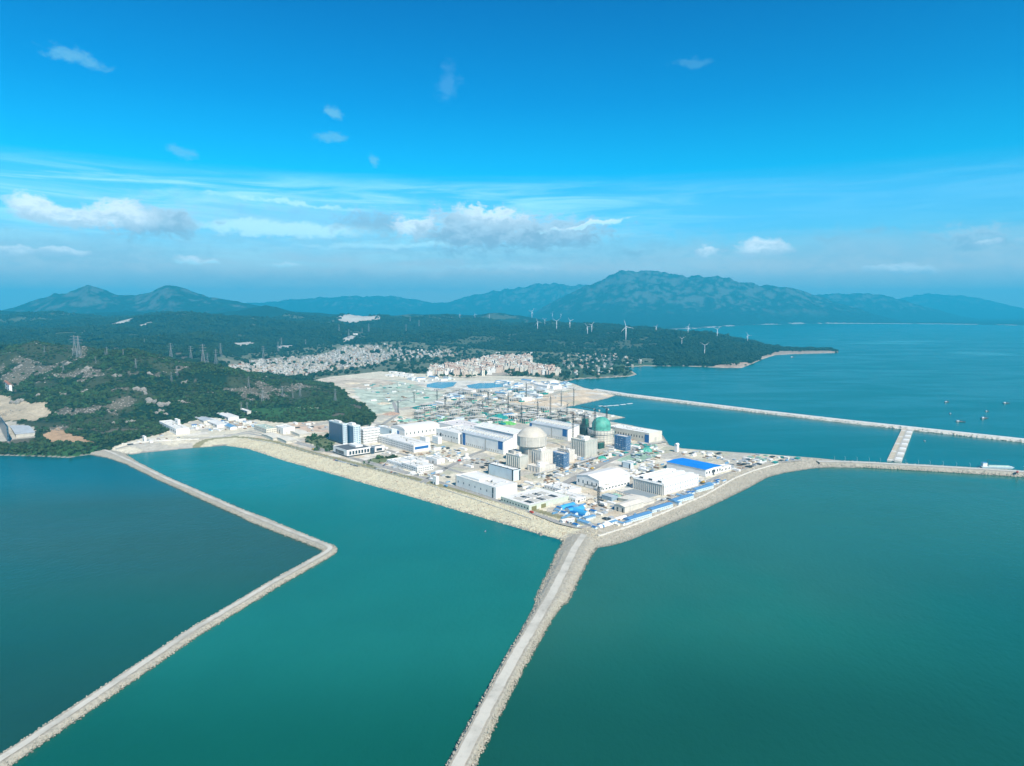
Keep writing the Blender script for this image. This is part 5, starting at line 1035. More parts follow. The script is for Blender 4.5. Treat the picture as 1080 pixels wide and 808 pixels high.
for i, (u, v, L) in enumerate(((633, 428.3, 14), (641, 428.2, 34), (649.5, 427.6, 20), (657, 426.7, 20), (664, 425.8, 20))):
    p = G(u, v); r_ = thing('float_boom', 'white floating boom section by the tan spit, %s in the row' % ['shortest', 'longest', 'middle one', 'second from the right', 'rightmost'][i], 'float', (p[0], p[1], 0), .55, 'white float row in the basin')
    b = MB()
    b.box(-L / 2, L / 2, -3, 3, -.5, .7); b.build('deck', HULLW, r_)
    for k in range(4): b = MB(); b.bar((-L / 2 + L * (k + .5) / 4 - 1.2, -3.6, .2), (-L / 2 + L * (k + .5) / 4 + 1.2, -3.6, .2), 1.1); b.build('pontoon', HULLW, r_)
# gate pier crossing the channel
a, c = G(942.5, 487.5), G(957, 453.5); d = (c - a); L = np.hypot(*d); rz = math.atan2(d[1], d[0]); mid = (a + c) / 2
r_ = thing('gate_pier', 'row of white and tan caissons crossing from the causeway to the far breakwater', 'pier', (a[0], a[1], 0), rz)
n = 22
for k in range(n):
    x0, x1 = L * k / n + 1.2, L * (k + 1) / n - 1.2
    part('caisson', boxmesh('caisson', x1 - x0, 11, 4.5, [CONCL, WALL, CONC][k % 3]), r_, (x0, -12, -1)); part('tan_block', boxmesh('tan_block', x1 - x0 - 1, 9, 3.4, [SAND, CONCL][k % 5 == 0]), r_, (x0 + .5, 2, -1))
part('walkway', boxmesh('walkway', L, 2.2, .6, CONC), r_, (0, -.6, 2.2))
# work barge by the causeway
p = G(1037, 493.8); r_ = thing('work_barge', 'long pale work barge with a white deckhouse moored along the causeway', 'barge', (p[0], p[1], 0), math.atan2(*(lambda e: (e[1], e[0]))(G(1062, 494.6) - p)))
b = MB(); b.add([(0, 0, -.5), (46, 0, -.5), (46, 9, -.5), (0, 9, -.5), (-3, -1, 3), (50, -1, 3), (50, 10, 3), (-3, 10, 3)], [(0, 1, 5, 4), (1, 2, 6, 5), (2, 3, 7, 6), (3, 0, 4, 7), (4, 5, 6, 7)]); b.build('hull', WALLB, r_)
b = MB(); b.box(0, 7, 1, 8, 3.02, 9); b.build('deckhouse', WALL, r_); b = MB(); b.box(-.3, 7.3, .7, 8.3, 9.02, 9.5); b.build('deckhouse_roof', BLUEL, r_); b = MB(); b.box(10, 44, 1.5, 7.5, 3.02, 4.6); b.build('cargo', mat('pale_green_cargo', (.50, .62, .55)), r_); b = MB(); b.bar((9, 4.5, 3), (9, 4.5, 16), .5); b.bar((9, 4.5, 15), (30, 4.5, 12), .4); b.build('derrick', DARK, r_)

# ------------------------------------------------------------------ yards: nets, sheds, cabins, tanks, stacks, vehicles
def heap(name, label, cat, F, rx, ry, h, m, rz=None, group=None, seed=0):
    """a draped mound: irregular outline, low top"""
    p = GT(*F); nr_, na_ = 7, 28; rr_ = random.Random(900 + seed); b = MB(); vs = []; wob = [rr_.uniform(.75, 1.15) for _ in range(na_)]
    for j in range(nr_ + 1):
        t_ = j / nr_
        for i in range(na_):
            a = 2 * math.pi * i / na_; k = t_ * (1 + (wob[i] - 1) * t_); vs.append((rx * k * math.cos(a), ry * k * math.sin(a), h * (1 - t_ ** 2.2) * (.85 + .3 * rr_.random()) - (1.5 if j == nr_ else 0)))
    b.add(vs, [(j * na_ + i, (j + 1) * na_ + i, (j + 1) * na_ + (i + 1) % na_, j * na_ + (i + 1) % na_) for j in range(nr_) for i in range(na_)]); o = b.build(name, m); o.location = p; o.rotation_euler = (0, 0, THETA if rz is None else rz); return tag(o, label, cat, group)
TEAL = mat('teal_net', (0.02, 0.30, 0.28), .85, .45, .12, .4); PGRN = mat('pale_green_net', (.30, .50, .40), .85, .4, .12, .3)
for i, (F, rx, ry, h, m, lb) in enumerate((((449, 431), 34, 44, 9, TEAL, 'teal netted mound at the foot of the pale green platform'), ((474, 444), 22, 30, 7, NETB, 'bright green netted mound behind the white halls'), ((458, 442), 18, 22, 6, PGRN, 'pale green netted heap between teal mound and bright green mound'),
    ((524, 441), 34, 30, 8, TEAL, 'large teal netted heap in the middle yard'), ((512, 444), 18, 20, 5, NETG, 'green netted heap left of the large teal heap'), ((536, 447), 16, 26, 5, NETB, 'bright green strip behind the tall white hall'), ((497, 437), 20, 26, 5, PGRN, 'pale green heap below the crane in the netted yard'),
    ((682, 476), 13, 11, 7, DOMEG, 'bright green draped stack on the court by the quay hall'), ((635, 484), 9, 9, 5, NETG, 'green draped stack at the foot of the grey ribbed block'), ((413, 437), 24, 20, 5, mat('rust_soil', (.45, .30, .22), .9, .3), 'rusty soil heap at the foot of the platform'), ((648, 524), 12, 9, 4, PGRN, 'pale green draped heap beside the lean to'), ((624, 531), 12, 10, 5, SAND, 'pile of yellow sand in front of the cream roofed hall'), ((431, 444), 26, 16, 4, PGRN, 'pale green netted heap behind the rounded warehouse roof'))):
    heap('netted_mound' if m not in (SAND,) and 'soil' not in lb else 'soil_heap', lb, 'mound' if 'soil' not in lb and m != SAND else 'heap', F, rx, ry, h, m, seed=i)
# blue lagoons of the back yard
def pond(label, pts):
    P = np.array([GT(u, v)[:2] for u, v in pts]); z = hlook(*P.T)[0].max() + .25; b = MB(); b.add([(x, y, z) for x, y in P], [tuple(range(len(P)))]); o = b.build('settling_pond', mat('pond_water', (.04, .22, .34), .15, .3, .02)); o['kind'] = 'structure'; o['label'] = label
pond('blue settling pond left of the tan road', [(450, 405.5), (462, 402.8), (482, 403.2), (478, 407.5), (466, 410), (450, 408.5)]); pond('blue settling pond right of the tan road', [(492, 406.5), (505, 404.2), (540, 404), (532, 408), (505, 410.5), (494, 409)])
# shed and cabin kinds
def cabin(name, lx, ly, h, wm, rm, pitched=True):
    b = MB(); b.box(-lx / 2, lx / 2, -ly / 2, ly / 2, -1.5, h, 0)
    if pitched: b.gable(-lx / 2 - .4, lx / 2 + .4, -ly / 2 - .4, ly / 2 + .4, h + .01, ly * .13, 'x', 1); b.gable_end(-lx / 2, lx / 2, -ly / 2, ly / 2, h + .005, ly * .13, 'x', 0)
    else: b.box(-lx / 2 - .2, lx / 2 + .2, -ly / 2 - .2, ly / 2 + .2, h + .01, h + .35, 1)
    n = max(2, int(lx / 4))
    for i in range(n): x = -lx / 2 + (i + .5) * lx / n; b.box(x - .6, x + .6, -ly / 2 - .06, -ly / 2 + .1, 1, 2.2, 2)
    return b.mesh(name, [wm, rm, WIN])
def stack_mesh(name, lx, ly, h, m, n=6):
    b = MB()
    for j in range(n):
        for k in range(max(1, int(h / .9))):
            y = -ly / 2 + (j + .5) * ly / n; b.box(-lx / 2 + rng.uniform(0, .8), lx / 2 - rng.uniform(0, .8), y - ly / n * .42, y + ly / n * .42, k * .92 + .05, k * .92 + .88, 0)
    return b.mesh(name, m)
def frame_mesh(lx, ly, h, m1, m2):
    b = MB()
    for i in range(5):
        for j in range(3): b.bar((lx * (i / 4 - .5), ly * (j / 2 - .5), -1), (lx * (i / 4 - .5), ly * (j / 2 - .5), h), .7, 0)
    for k in (.5, 1.0):
        b.box(-lx / 2, lx / 2, -ly / 2, ly / 2, h * k - .6, h * k - .1, 0)
    b.box(-lx / 2 + 1, lx / 2 - 3, -ly / 2 + 1, ly / 2 - 1, .1, h * .45, 1); return b.mesh('concrete_frame', [m1, m2])
def cyl_mesh(name, r_, h, m): b = MB(); b.lathe([(r_, -1), (r_, h), (r_ * .96, h + .3), (.05, h + r_ * .22)], 20, cap=False); return b.mesh(name, m, True)
KIND = {
 'wc': ('site_cabin', 'site cabin', [cabin('site_cabin', 14, 6, 3, WALL, ROOFW), cabin('site_cabin', 20, 7, 3.4, WALL, WALL, False), cabin('site_cabin', 9, 6, 3, CREAM, ROOFW)], 'white site cabin'),
 'bc': ('site_cabin', 'site cabin', [cabin('site_cabin', 15, 6.5, 3, WALL, BLUEL), cabin('site_cabin', 10, 6, 3, WALLB, BLUE), cabin('site_cabin', 20, 7, 3, WALLB, BLUEL)], 'site cabin with a blue roof'),
 'p1': ('beam_stack', 'stack', [stack_mesh('beam_stack', 11, 7, 2, DARK)], 'dark stack of steel beams'),
 'p2': ('pipe_stack', 'stack', [stack_mesh('pipe_stack', 9, 6, 2.8, STEEL)], 'grey stack of pipes'),
 'p3': ('block_stack', 'stack', [stack_mesh('block_stack', 12, 5, 1.9, BRICK)], 'brown stack of blocks'),
 'gs': ('covered_stack', 'stack', [stack_mesh('covered_stack', 12, 8, 2, NETG), stack_mesh('covered_stack', 14, 9, 3, TEAL), stack_mesh('covered_stack', 10, 9, 3, PGRN)], 'green covered stack'),
 'cf': ('concrete_frame', 'unfinished building', [frame_mesh(26, 16, 9, CONC, NETG), frame_mesh(20, 20, 13, CONC, CONC), frame_mesh(30, 14, 7, CONCL, DARK), frame_mesh(22, 18, 8, CONC, TEAL)], 'unfinished concrete frame'),
 'ct': ('container', 'container', [stack_mesh('container', 12, 2.6, 2.7, BLUEL, 1), stack_mesh('container', 12, 2.6, 2.7, HULLW, 1), stack_mesh('container', 12, 2.6, 2.7, BRICK, 1)], 'long shipping container'),
 'tk': ('storage_tank', 'tank', [cyl_mesh('storage_tank', 5, 7, CONCL), cyl_mesh('storage_tank', 6, 5, STEEL)], 'round storage tank'),
 'ws': ('workshop_shed', 'shed', [cabin('workshop_shed', 34, 14, 6.5, WALL, ROOFW), cabin('workshop_shed', 28, 12, 6, WALLB, ROOFG), cabin('workshop_shed', 40, 12, 6, WALL, BLUEL)], 'workshop shed')}
TAKEN = []
for o in list(COL.objects):
    if o.get('category') and o.parent is None and o.type == 'EMPTY':
        xs = [(o.matrix_basis @ c.matrix_basis @ Vector(q)) for c in o.children if c.name.split('.')[0] in ('wall', 'containment_wall', 'concrete_ring') for q in c.bound_box]
        if xs: TAKEN.append((Vector((sum(q.x for q in xs) / len(xs), sum(q.y for q in xs) / len(xs))), o.rotation_euler.z, None, [(q.x, q.y) for q in xs]))
bxs = []
for c_, rz, _, q in TAKEN:
    l = [((x - c_.x) * math.cos(rz) + (y - c_.y) * math.sin(rz), -(x - c_.x) * math.sin(rz) + (y - c_.y) * math.cos(rz)) for x, y in q]; bxs.append((c_.x, c_.y, rz, max(abs(a) for a, _ in l), max(abs(b) for _, b in l)))
PLACED = []
def free(x, y, rad):
    for cx, cy, rz, hx_, hy_ in bxs:
        a = (x - cx) * math.cos(rz) + (y - cy) * math.sin(rz); b = -(x - cx) * math.sin(rz) + (y - cy) * math.cos(rz)
        if abs(a) < hx_ + rad and abs(b) < hy_ + rad: return False
    return all((x - q[0]) ** 2 + (y - q[1]) ** 2 > (rad + q[2]) ** 2 * .8 for q in PLACED)
def yard(pts, step, mixx, zone, seed, zs=(.8, 1.25), p=.85, ang=None):
    g = np.array([GT(u, v)[:2] for u, v in pts]); x, y = grid_in(g, step, step * .28, THETA if ang is None else ang, seed); r = random.Random(seed); ks = [k for k, n in mixx for _ in range(n)]
    for xx, yy in zip(x, y):
        if r.random() > p: continue
        k = r.choice(ks); k = r.choice(('p1', 'p2', 'p3', 'p2')) if k == 'ps' else k; nm, cat, ms, lb = KIND[k]; me = r.choice(ms); s = r.uniform(*zs); ext = max(v.co.xy.length for v in me.vertices) * s * .75
        if not free(xx, yy, ext): continue
        o = bpy.data.objects.new(nm, me); COL.objects.link(o); z = float(hlook(xx, yy)[0]); o.location = (xx, yy, z); o.rotation_euler = (0, 0, (THETA if ang is None else ang) + r.choice([0, math.pi / 2]) + r.uniform(-.06, .06)); o.scale = (s, s, s * r.uniform(.9, 1.2)); PLACED.append((xx, yy, ext * .8))
        tag(o, lb + ' ' + zone, cat, lb + 's ' + zone)
yard([(583, 541), (600, 528), (628, 534), (648, 545), (655, 552), (628, 559), (600, 555)], 11, [('bc', 6), ('wc', 3), ('ps', 4), ('ct', 3)], 'in the crowded front corner of the plant', 1, (.6, 1.0))
yard([(648, 555), (690, 536), (745, 512), (764, 503), (768, 507), (740, 519), (700, 537), (655, 557)], 11, [('bc', 6), ('ct', 2), ('ps', 1)], 'in the strip behind the white sea wall', 2, (.6, .95))
yard([(764, 487), (800, 480), (845, 484), (800, 491), (772, 499)], 12, [('ps', 4), ('wc', 3), ('gs', 1), ('ct', 2)], 'on the narrow point right of the blue roof', 3, (.6, 1.0))
yard([(690, 468), (700, 478), (690, 490), (668, 493), (660, 488), (672, 474)], 11, [('ps', 5), ('wc', 2), ('gs', 2), ('ct', 3)], 'around the green court by the quay hall', 4, (.6, 1.0))
yard([(655, 497), (700, 488), (704, 492), (672, 508), (662, 505)], 10.5, [('ps', 4), ('wc', 2), ('ct', 2)], 'behind the stepped works building', 5, (.6, 1.0))
yard([(560, 498), (600, 480), (645, 476), (648, 484), (600, 502), (575, 512)], 10.5, [('ps', 7), ('wc', 2), ('tk', 1), ('ct', 3)], 'at the foot of the reactors', 6, (.5, .9))
yard([(486, 480), (520, 484), (535, 488), (512, 497), (470, 487)], 12, [('ps', 5), ('wc', 2), ('tk', 1)], 'on the paved yard before the blue cornered hall', 7, (.5, .9), .7)
yard([(395, 486), (430, 482), (470, 500), (478, 510), (455, 508), (425, 499)], 13.5, [('wc', 3), ('ps', 3), ('ct', 2)], 'in the open yard by the olive strip', 8, (.6, 1.0), .6)
yard([(405, 452), (420, 440), (470, 447), (462, 446), (420, 447)], 18, [('ps', 3), ('gs', 2), ('wc', 2)], 'behind the vaulted warehouse', 9, (.7, 1.1))
yard([(440, 432), (470, 424), (520, 424), (560, 432), (600, 438), (612, 445), (596, 447), (560, 446), (520, 449), (480, 449), (440, 443)], 18, [('cf', 8), ('gs', 6), ('ps', 3), ('wc', 4), ('ws', 1)], 'in the netted building yard behind the halls', 10, (.8, 1.25), .9)
yard([(470, 415), (540, 410), (585, 413), (560, 424), (500, 424), (465, 423)], 25, [('wc', 5), ('ws', 3), ('ps', 4), ('bc', 2), ('cf', 3), ('gs', 2)], 'in the pale back yard before the town', 11, (.9, 1.5), .9)
yard([(520, 402.5), (560, 403), (604, 405), (596, 411), (560, 413), (530, 409)], 36, [('ws', 4), ('bc', 3), ('wc', 3)], 'on the pale yard at the far bay', 12, (.9, 1.4), .9)
yard([(420, 401), (450, 399), (480, 400), (470, 403), (445, 404)], 46, [('ws', 4), ('wc', 3)], 'between the pale platform and the town', 13, (.9, 1.4), .8)
yard([(200, 453), (215, 441), (255, 440), (280, 449), (262, 452), (230, 456)], 14, [('wc', 4), ('ps', 4), ('bc', 1), ('ct', 2)], 'in the left works yard', 14, (.6, 1.1))
yard([(128, 470), (165, 463), (168, 457), (176, 461), (205, 461), (200, 464), (160, 468), (130, 473)], 18, [('wc', 3), ('ps', 4)], 'on the quay below the wooded hill', 15, (.6, 1.0))
yard([(300, 447), (340, 446), (346, 452), (320, 456)], 19, [('wc', 3), ('ps', 3)], 'on the red earth lot', 16, (.6, 1.0), .6)
yard([(610, 465), (640, 478), (646, 470), (668, 462), (690, 466), (668, 478), (650, 482)], 12, [('ps', 3), ('gs', 2), ('wc', 2), ('ct', 1)], 'between the green dome and the quay hall', 17, (.6, 1.0))
yard([(600, 432), (640, 438), (655, 441), (630, 441), (605, 440)], 24, [('ps', 4), ('wc', 3)], 'on the pale quay tip by the basin', 18, (.8, 1.2), .8)
yard([(660, 556), (680, 545), (668, 548), (640, 556)], 11, [('wc', 2), ('bc', 2)], 'at the bend of the sea wall', 19, (.6, .9))
yard([(-30, 458), (0, 455), (34, 456), (30, 463), (0, 462)], 22, [('wc', 2), ('ps', 3)], 'on the left terrace', 20, (.8, 1.1), .6)
yard([(612, 528), (632, 524), (652, 534), (646, 541), (628, 538)], 10, [('ps', 5), ('wc', 2), ('ct', 2)], 'between the cream roofed hall and the blue sheds', 21, (.5, .9))
yard([(690, 525), (740, 506), (752, 505), (700, 532), (672, 541)], 11, [('ps', 4), ('ct', 3), ('wc', 2)], 'along the right side of the stepped works building', 22, (.5, .8))
yard([(455, 470), (490, 474), (484, 482), (455, 488), (440, 484)], 12, [('ps', 4), ('wc', 2), ('ct', 2)], 'before the broad white hall', 23, (.5, .9))
yard([(545, 512), (572, 508), (590, 512), (575, 522), (556, 522)], 11, [('ps', 4), ('wc', 2), ('ct', 2)], 'between the dark ended block and the roof hatch building', 24, (.5, .9))
yard([(716, 476), (760, 478), (764, 486), (740, 483), (718, 480)], 11, [('ps', 3), ('wc', 3), ('ct', 2)], 'on the basin edge behind the blue roof', 25, (.5, .9))
yard([(400, 470), (440, 480), (455, 476), (452, 486), (428, 486), (398, 478)], 13, [('ps', 2), ('wc', 2), ('ct', 1)], 'around the long white office', 26, (.5, .9), .6)
yard([(385, 404), (420, 404), (455, 411), (450, 421), (410, 430), (392, 428)], 40, [('ps', 2), ('wc', 2), ('gs', 3), ('ct', 1)], 'on the pale green platform', 27, (.7, 1.2), .6)
for i, (F, rx, ry, h) in enumerate((((392, 412), 34, 22, 5), ((412, 417), 26, 30, 4), ((430, 413), 30, 20, 4), ((372, 405), 36, 24, 6), ((440, 419), 20, 24, 4), ((404, 426), 24, 16, 4))):
    heap('earth_heap', ['earth heap at the left side of the pale platform', 'earth heap in the middle of the pale platform', 'earth heap at the right side of the pale platform', 'tan earth heap beyond the wooded knoll', 'small earth heap by the teal mound', 'earth heap at the lower edge of the pale platform'][i], 'heap', F, rx, ry, h, [PGRN, SAND, EARTH][1] if i in (3, 5) else mat('pale_spoil', (.44, .46, .39), .95, .4, .1, .3), seed=60 + i, group='earth heaps of the pale platform')
# blue arched sheds of the front corner
ARC = MB(); n = 10
for k in range(n):
    a0, a1 = math.pi * k / n, math.pi * (k + 1) / n; f = lambda a: (-5 * math.cos(a), 5.2 * math.sin(a)); (y0, z0), (y1, z1) = f(a0), f(a1); ARC.add([(-13, y0, z0), (-13, y1, z1), (13, y1, z1), (13, y0, z0)], [(0, 1, 2, 3)]); ARC.add([(-13, 0, 0), (-13, y1, z1), (-13, y0, z0)], [(0, 1, 2)], 1); ARC.add([(13, 0, 0), (13, y0, z0), (13, y1, z1)], [(0, 1, 2)], 1)
ARM_ = ARC.mesh('arched_shed', [mat('azure_vinyl', (.06, .36, .66), .45, .2, .1), WALLB])
for (u, v), rz, lb in (((598, 535.5), 1.57, 'blue arched shed at the back of the crowded front corner'), ((607, 538.5), 1.45, 'blue arched shed in the middle of the crowded front corner'), ((612, 541.5), 0, 'short blue arched shed in front of the two others')):
    o = bpy.data.objects.new('arched_shed', ARM_); COL.objects.link(o); o.location = GT(u, v); o.rotation_euler = (0, 0, THETA + rz - 1.57); tag(o, lb, 'shed', 'blue arched sheds')
WA = ARC.mesh('arched_shed', [WALL, WALL])
for (u, v), lb in (((643, 551.5), 'white arched shed near the corner road, left one'), ((654, 547.5), 'white arched shed near the corner road, right one'), ((637, 555), 'white arched shed closest to the breakwater root')):
    o = bpy.data.objects.new('arched_shed', WA); COL.objects.link(o); o.location = GT(u, v); o.rotation_euler = (0, 0, THETA); o.scale = (.8, .7, .6); tag(o, lb, 'shed', 'white arched sheds')
BS = cabin('long_blue_shed', 46, 9, 4, WALLB, mat('faded_blue_roof', (.10, .26, .48), .5, .3, .2))
for (u, v), lb in (((673, 547), 'long blue shed behind the sea wall, nearest the corner'), ((696, 537), 'long blue shed behind the sea wall, second from the corner'), ((719, 527.5), 'long blue shed behind the sea wall, third from the corner'), ((741, 516.5), 'long blue shed behind the sea wall, farthest from the corner')):
    o = bpy.data.objects.new('long_blue_shed', BS); COL.objects.link(o); o.location = GT(u, v); o.rotation_euler = (0, 0, THETA); tag(o, lb, 'shed', 'long blue sheds behind the sea wall')

# vehicles
def car_proto(name, cat, col, truck=False):
    r_ = thing(name, '', cat); b = MB()
    if truck:
        b.box(-4.2, 2.0, -1.25, 1.25, .9, 3.0); b.build('cargo_box', col, r_); b = MB(); b.box(2.15, 4.2, -1.2, 1.2, .7, 2.9); b.build('cab', HULLW, r_); b = MB(); b.box(4.15, 4.26, -1, 1, 1.8, 2.7); b.build('windscreen', WIN, r_); wx, wr = (-3, -1.8, 3.1), .55
    else:
        b.add([(-2.2, -.9, .35), (2.2, -.9, .35), (2.2, .9, .35), (-2.2, .9, .35), (-2.2, -.9, .95), (2.2, -.85, .85), (2.2, .85, .85), (-2.2, .9, .95)], [(3, 2, 1, 0), (4, 5, 6, 7), (0, 1, 5, 4), (1, 2, 6, 5), (2, 3, 7, 6), (3, 0, 4, 7)]); b.build('body', col, r_)
        b = MB(); b.add([(-1.8, -.85, .9), (1.1, -.85, .9), (1.1, .85, .9), (-1.8, .85, .9), (-1.3, -.7, 1.45), (.4, -.7, 1.45), (.4, .7, 1.45), (-1.3, .7, 1.45)], [(0, 1, 5, 4), (1, 2, 6, 5), (2, 3, 7, 6), (3, 0, 4, 7)]); b.build('window', WIN, r_); b = MB(); b.box(-1.3, .4, -.7, .7, 1.455, 1.52); b.build('car_roof', col, r_); wx, wr = (-1.35, 1.4), .34
    for x in wx:
        for s in (-1, 1): b = MB(); b.lathe([(wr, -.12), (wr, .12)], 12); o = b.build('wheel', TYRE, r_); o.rotation_euler = (math.pi / 2, 0, 0); o.location = (x, s * (1.1 if truck else .85), wr)
    return r_
CARC = [('white', HULLW), ('dark', HULL), ('red', RED), ('silver', STEEL), ('blue', BLUE)]
CP_ = [car_proto('parked_car', 'car', c) for _, c in CARC]; TRK = [car_proto('parked_truck', 'truck', c, True) for c in (YEL, BLUEL, RED, STEEL)]
TN = ['yellow', 'light blue', 'red', 'grey']
def place(protos, names, k, x, y, rz, zone, noun, first={}):
    o = protos[k]; z = float(hlook(x, y)[0]) + .14
    if first.get(o.name): o = dup(o, (0, 0, 0))
    else: first[o.name] = 1
    o.location = (x, y, z); o.rotation_euler = (0, 0, rz); o['label'] = '%s %s %s' % (names[k], noun, zone); o['group'] = noun + 's ' + zone
cn = [n for n, _ in CARC]
def row(p0, p1, n, zone, rz, r):
    a, c = np.array(GT(*p0)[:2]), np.array(GT(*p1)[:2])
    for i in range(n):
        if r.random() < .15: continue
        q = a + (c - a) * (i + .5) / n; place(CP_, cn, r.choice([0, 0, 0, 1, 1, 2, 3, 3, 4]), q[0], q[1], rz + r.uniform(-.05, .05), zone, 'car')
rr = random.Random(5)
row((352, 485.5), (378, 492.5), 16, 'parked in front of the black windowed pavilion', THETA, rr); row((395, 494), (420, 500), 13, 'parked along the shore road by the white depot', THETA, rr); row((410, 487), (404, 492), 7, 'parked beside the garden strip', THETA + 1.57, rr); row((588, 548), (606, 553.5), 12, 'parked in the front corner lot', THETA, rr); row((600, 543), (616, 548), 9, 'parked in the second row of the front corner lot', THETA, rr)
for i, (u, v, al, zone) in enumerate(((330, 474.5, 1, 'driving on the shore road above the tan beach'), (470, 513.5, 1, 'driving on the shore road near the stair tower'), (560, 541.5, 1, 'driving on the shore road near the corner'), (590, 514, 0, 'on the wide road left of the cream roofed hall'), (625, 495, 0, 'on the wide road behind the cream roofed hall'), (655, 481.5, 0, 'at the far end of the wide road'), (485, 486.5, 0, 'on the yard road before the blue cornered hall'), (700, 528, 0, 'on the road behind the long blue sheds'), (742, 509.5, 0, 'on the road by the blue roofed hall'), (830, 486.5, 0, 'parked at the start of the causeway'), (1073, 499, 0, 'on the causeway near the barge'), (412, 431, 0, 'climbing the road beside the platform'))):
    p = GT(u, v) if u < 900 else Vector((*G(u, v, 6), 6)); place(TRK, TN, i % 4, p.x, p.y, THETA + (1.57 if al else 0), zone, 'truck')
    if u > 900: [o for o in COL.objects if o.get('label', '').endswith(zone)][0].location.z = 6.4
# lamp posts
b = MB(); b.lathe([(.22, -.5), (.14, 9)], 8); LPOLE = b.mesh('pole', STEEL); b = MB(); b.bar((0, 0, 9), (2.2, 0, 9.5), .16); b.box(1.8, 3.0, -.2, .2, 9.35, 9.6); LARM = b.mesh('lamp_arm', STEEL)
def lamps(pts, n, zone, rz, zz=None):
    P, t = resample([G(u, v, zz) if zz else np.array(GT(u, v)[:2]) for u, v in pts], 2.0)
    for i in np.linspace(0, len(P) - 1, n).astype(int):
        o = thing('street_lamp', 'grey street lamp ' + zone, 'street lamp', (P[i, 0], P[i, 1], zz or float(hlook(*P[i])[0])), rz, 'street lamps ' + zone); part('pole', LPOLE, o); part('lamp_arm', LARM, o)
lamps([(270, 459), (300, 465), (350, 479), (420, 497), (500, 521), (556, 538.5)], 24, 'along the shore road above the tan beach', THETA + 3.14)
lamps([(640, 550.5), (680, 534.5), (720, 517.5), (760, 500.5)], 13, 'along the road behind the sea wall', THETA + 1.57)
lamps([(880, 487), (910, 488), (985, 492), (1080, 498)], 16, 'along the causeway', 1.57, 6.0)
lamps([(125, 477), (160, 469.5), (200, 465), (236, 462)], 9, 'along the quay below the wooded hill', 0)
# pipe racks
for i, (p0, p1, lb) in enumerate((((650, 521), (676, 530), 'brown pipe rack in front of the grey forecourt'), ((500, 431), (560, 434), 'long pipe rack crossing the netted yard'), ((565, 503), (588, 497), 'pipe rack at the foot of the round reactor'), ((606, 492), (640, 481), 'pipe rack along the wide road by the netted blocks'), ((470, 421), (500, 420.5), 'dark conveyor in the pale back yard'))):
    a, c = GT(*p0), GT(*p1); b = MB(); d = c - a; n = max(3, int(d.length / 8)); r_ = thing('pipe_rack', lb, 'pipe rack', a, math.atan2(d.y, d.x)); L = d.length
    for k in range(n + 1): x = L * k / n; b.bar((x, -1.5, -1), (x, -1.5, 5), .35); b.bar((x, 1.5, -1), (x, 1.5, 5), .35); b.bar((x, -1.5, 4.6), (x, 1.5, 4.6), .3)
    b.build('rack_frame', BRICK if i == 0 else STEEL, r_)
    for q in (-1, 0, 1): b = MB(); b.bar((0, q, 5.1), (L, q, 5.1), .7); b.build('pipe', [STEEL, WALL, BRICK][q + 1], r_)

# ------------------------------------------------------------------ outcrops, trees and shrubs that can be told apart
def outcrop(F, n, s, label):
    p = GT(*F); b = MB()
    for i in range(n):
        vs, fs = ico(1, .25, rng.randrange(9999), (1, rng.uniform(.7, 1.2), rng.uniform(.6, .9))); k = s * rng.uniform(.4, 1.1); ox, oy = rng.gauss(0, s * .75), rng.gauss(0, s * .75); oz = float(hlook(p.x + ox, p.y + oy)[0]) - p.z + k * .25
        b.add([(x * k + ox, y * k + oy, z * k + oz) for x, y, z in vs], fs)
    o = b.build('rock_outcrop', ROCKM); o.location = p; tag(o, label, 'rock outcrop', 'granite outcrops on the near hill')
for F, n, s, lb in (((70, 386), 7, 9, 'tall pale outcrop high on the left of the near hill'), ((90, 391), 8, 8, 'bright round outcrop right of the tall one'), ((20, 387), 9, 6, 'outcrop at the top left of the near hill'), ((20, 424), 16, 7, 'broad grey outcrop above the left terrace'), ((38, 419), 12, 6, 'grey outcrop right of the broad one'), ((68, 416), 8, 6, 'pair of boulders in the middle of the near hill'), ((91, 413), 9, 6, 'outcrop left of the rocky nose'), ((158, 395), 10, 6, 'outcrop on the crest of the near hill'), ((148, 412), 14, 7, 'outcrop at the upper end of the rocky nose'), ((160, 424), 15, 8, 'pale outcrop in the middle of the rocky nose'), ((172, 428), 12, 7, 'outcrop right of the rocky nose'), ((170, 435), 10, 6, 'low outcrop at the right foot of the near hill'), ((136, 446), 16, 6, 'broad slab outcrop near the foot of the hill'), ((120, 447), 9, 5, 'grey slab left of the broad slab'), ((193, 425), 8, 6, 'small pale outcrop on the right shoulder'), ((60, 396), 7, 5, 'small outcrop below the tall one'), ((125, 396), 8, 6, 'outcrop in the dip of the crest'), ((195, 404), 8, 6, 'outcrop below the pylons of the rocky hill'), ((112, 432), 7, 4, 'low boulders on the dark slope'), ((570, 563.5), 7, 2.2, 'dark boulders at the waterline near the plant corner')):
    outcrop(F, n, s, lb)
def trunk_mesh():
    b = MB(); b.lathe([(.32, -1.5), (.22, 1.5), (.12, 4.5)], 7)
    for a in (0.3, 2.2, 4.4): b.bar((0, 0, 2), (math.cos(a) * 1.6, math.sin(a) * 1.6, 4.4), .16, 0, .08)
    return b.mesh('trunk', WOODD)
TRUNK = trunk_mesh()
def tree(x, y, s, label, group, bright=False):
    z = float(hlook(x, y)[0]); r_ = thing('broadleaf_tree', label, 'tree', (x, y, z), rng.uniform(0, 6), group); k = rng.choice([4, 5]) if bright else rng.randrange(4)
    o = part('crown', CROWNS[k], r_, (0, 0, 2.0 * s / 3)); o.scale = (s, s, s * rng.uniform(.9, 1.2)); t_ = part('trunk', TRUNK, r_); t_.scale = (s / 3,) * 3
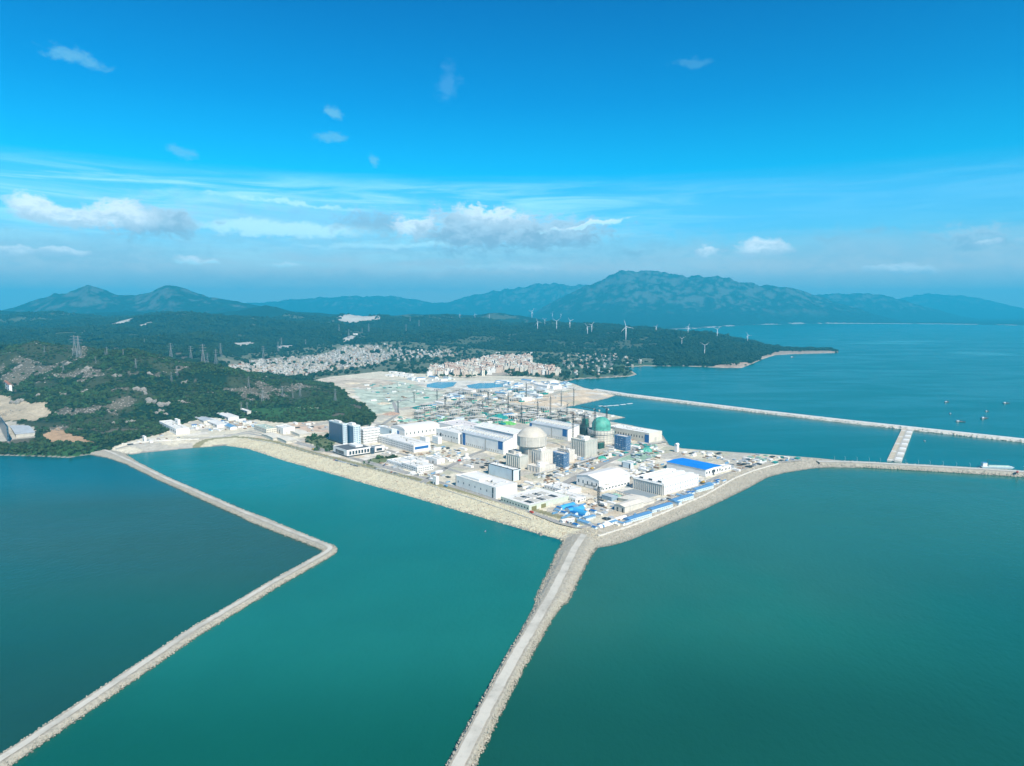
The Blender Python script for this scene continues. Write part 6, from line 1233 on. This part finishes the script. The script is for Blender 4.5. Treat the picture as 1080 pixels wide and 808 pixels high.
def grove(pts, n, s0, s1, label, group, seed, bright=.2):
    g = np.array([GT(u, v)[:2] for u, v in pts]); r = random.Random(seed); k = 0
    while k < n:
        x, y = r.uniform(g[:, 0].min(), g[:, 0].max()), r.uniform(g[:, 1].min(), g[:, 1].max())
        if not inpoly(g, np.array([x]), np.array([y]))[0]: continue
        k += 1
        if free(x, y, 2): tree(x, y, r.uniform(s0, s1), label, group, r.random() < bright)
grove([(22, 482), (28, 473), (62, 470.5), (104, 470.5), (100, 477.5), (70, 482)], 75, 2.5, 4.6, 'dense round tree of the thicket on the left shore by the breakwater root', 'shore thicket trees', 1, .45)
grove([(318, 463), (345, 461), (351, 470), (348, 475), (334, 474)], 26, 1.6, 2.8, 'small tree in the garden left of the glass towers', 'garden trees left of the towers', 2, .5)
grove([(379, 489), (402, 482.5), (424, 482.5), (394, 491.5)], 12, 1.3, 2.2, 'small tree on the green strip before the white pavilions', 'trees on the green strip', 3, .6)
grove([(376, 430), (386, 430), (399, 447), (390, 451), (378, 443)], 22, 2.6, 4.4, 'tree on the knoll edge above the plant road', 'knoll edge trees', 4, .2)
grove([(533, 394), (545, 391.5), (572, 395), (560, 398.5), (535, 397)], 20, 5, 9, 'dark tree in the grove before the right half of the town', 'grove before the town', 5, .1)
grove([(455, 397), (505, 397), (505, 399), (455, 399)], 26, 4, 6, 'tree in the hedge row before the town', 'hedge row before the town', 6, .1)
grove([(640, 391), (655, 388), (664, 392), (650, 395.5)], 14, 5, 8, 'tree on the small point in the far bay', 'trees on the small point', 7, .1)
grove([(20, 462), (36, 455), (60, 452), (48, 458), (30, 466)], 16, 2.4, 4, 'tree on the earth bank between the left terrace and the orange cut', 'bank trees', 8, .3)
grove([(750, 386.5), (760, 384.6), (785, 384), (775, 387.3)], 14, 5, 8, 'tree on the rocky shore at the foot of the headland', 'headland shore trees', 9, .1)
grove([(818, 371.3), (830, 370.2), (862, 370.6), (850, 371.8)], 12, 4, 7, 'tree on the thin spit off the headland', 'spit trees', 10, .1)
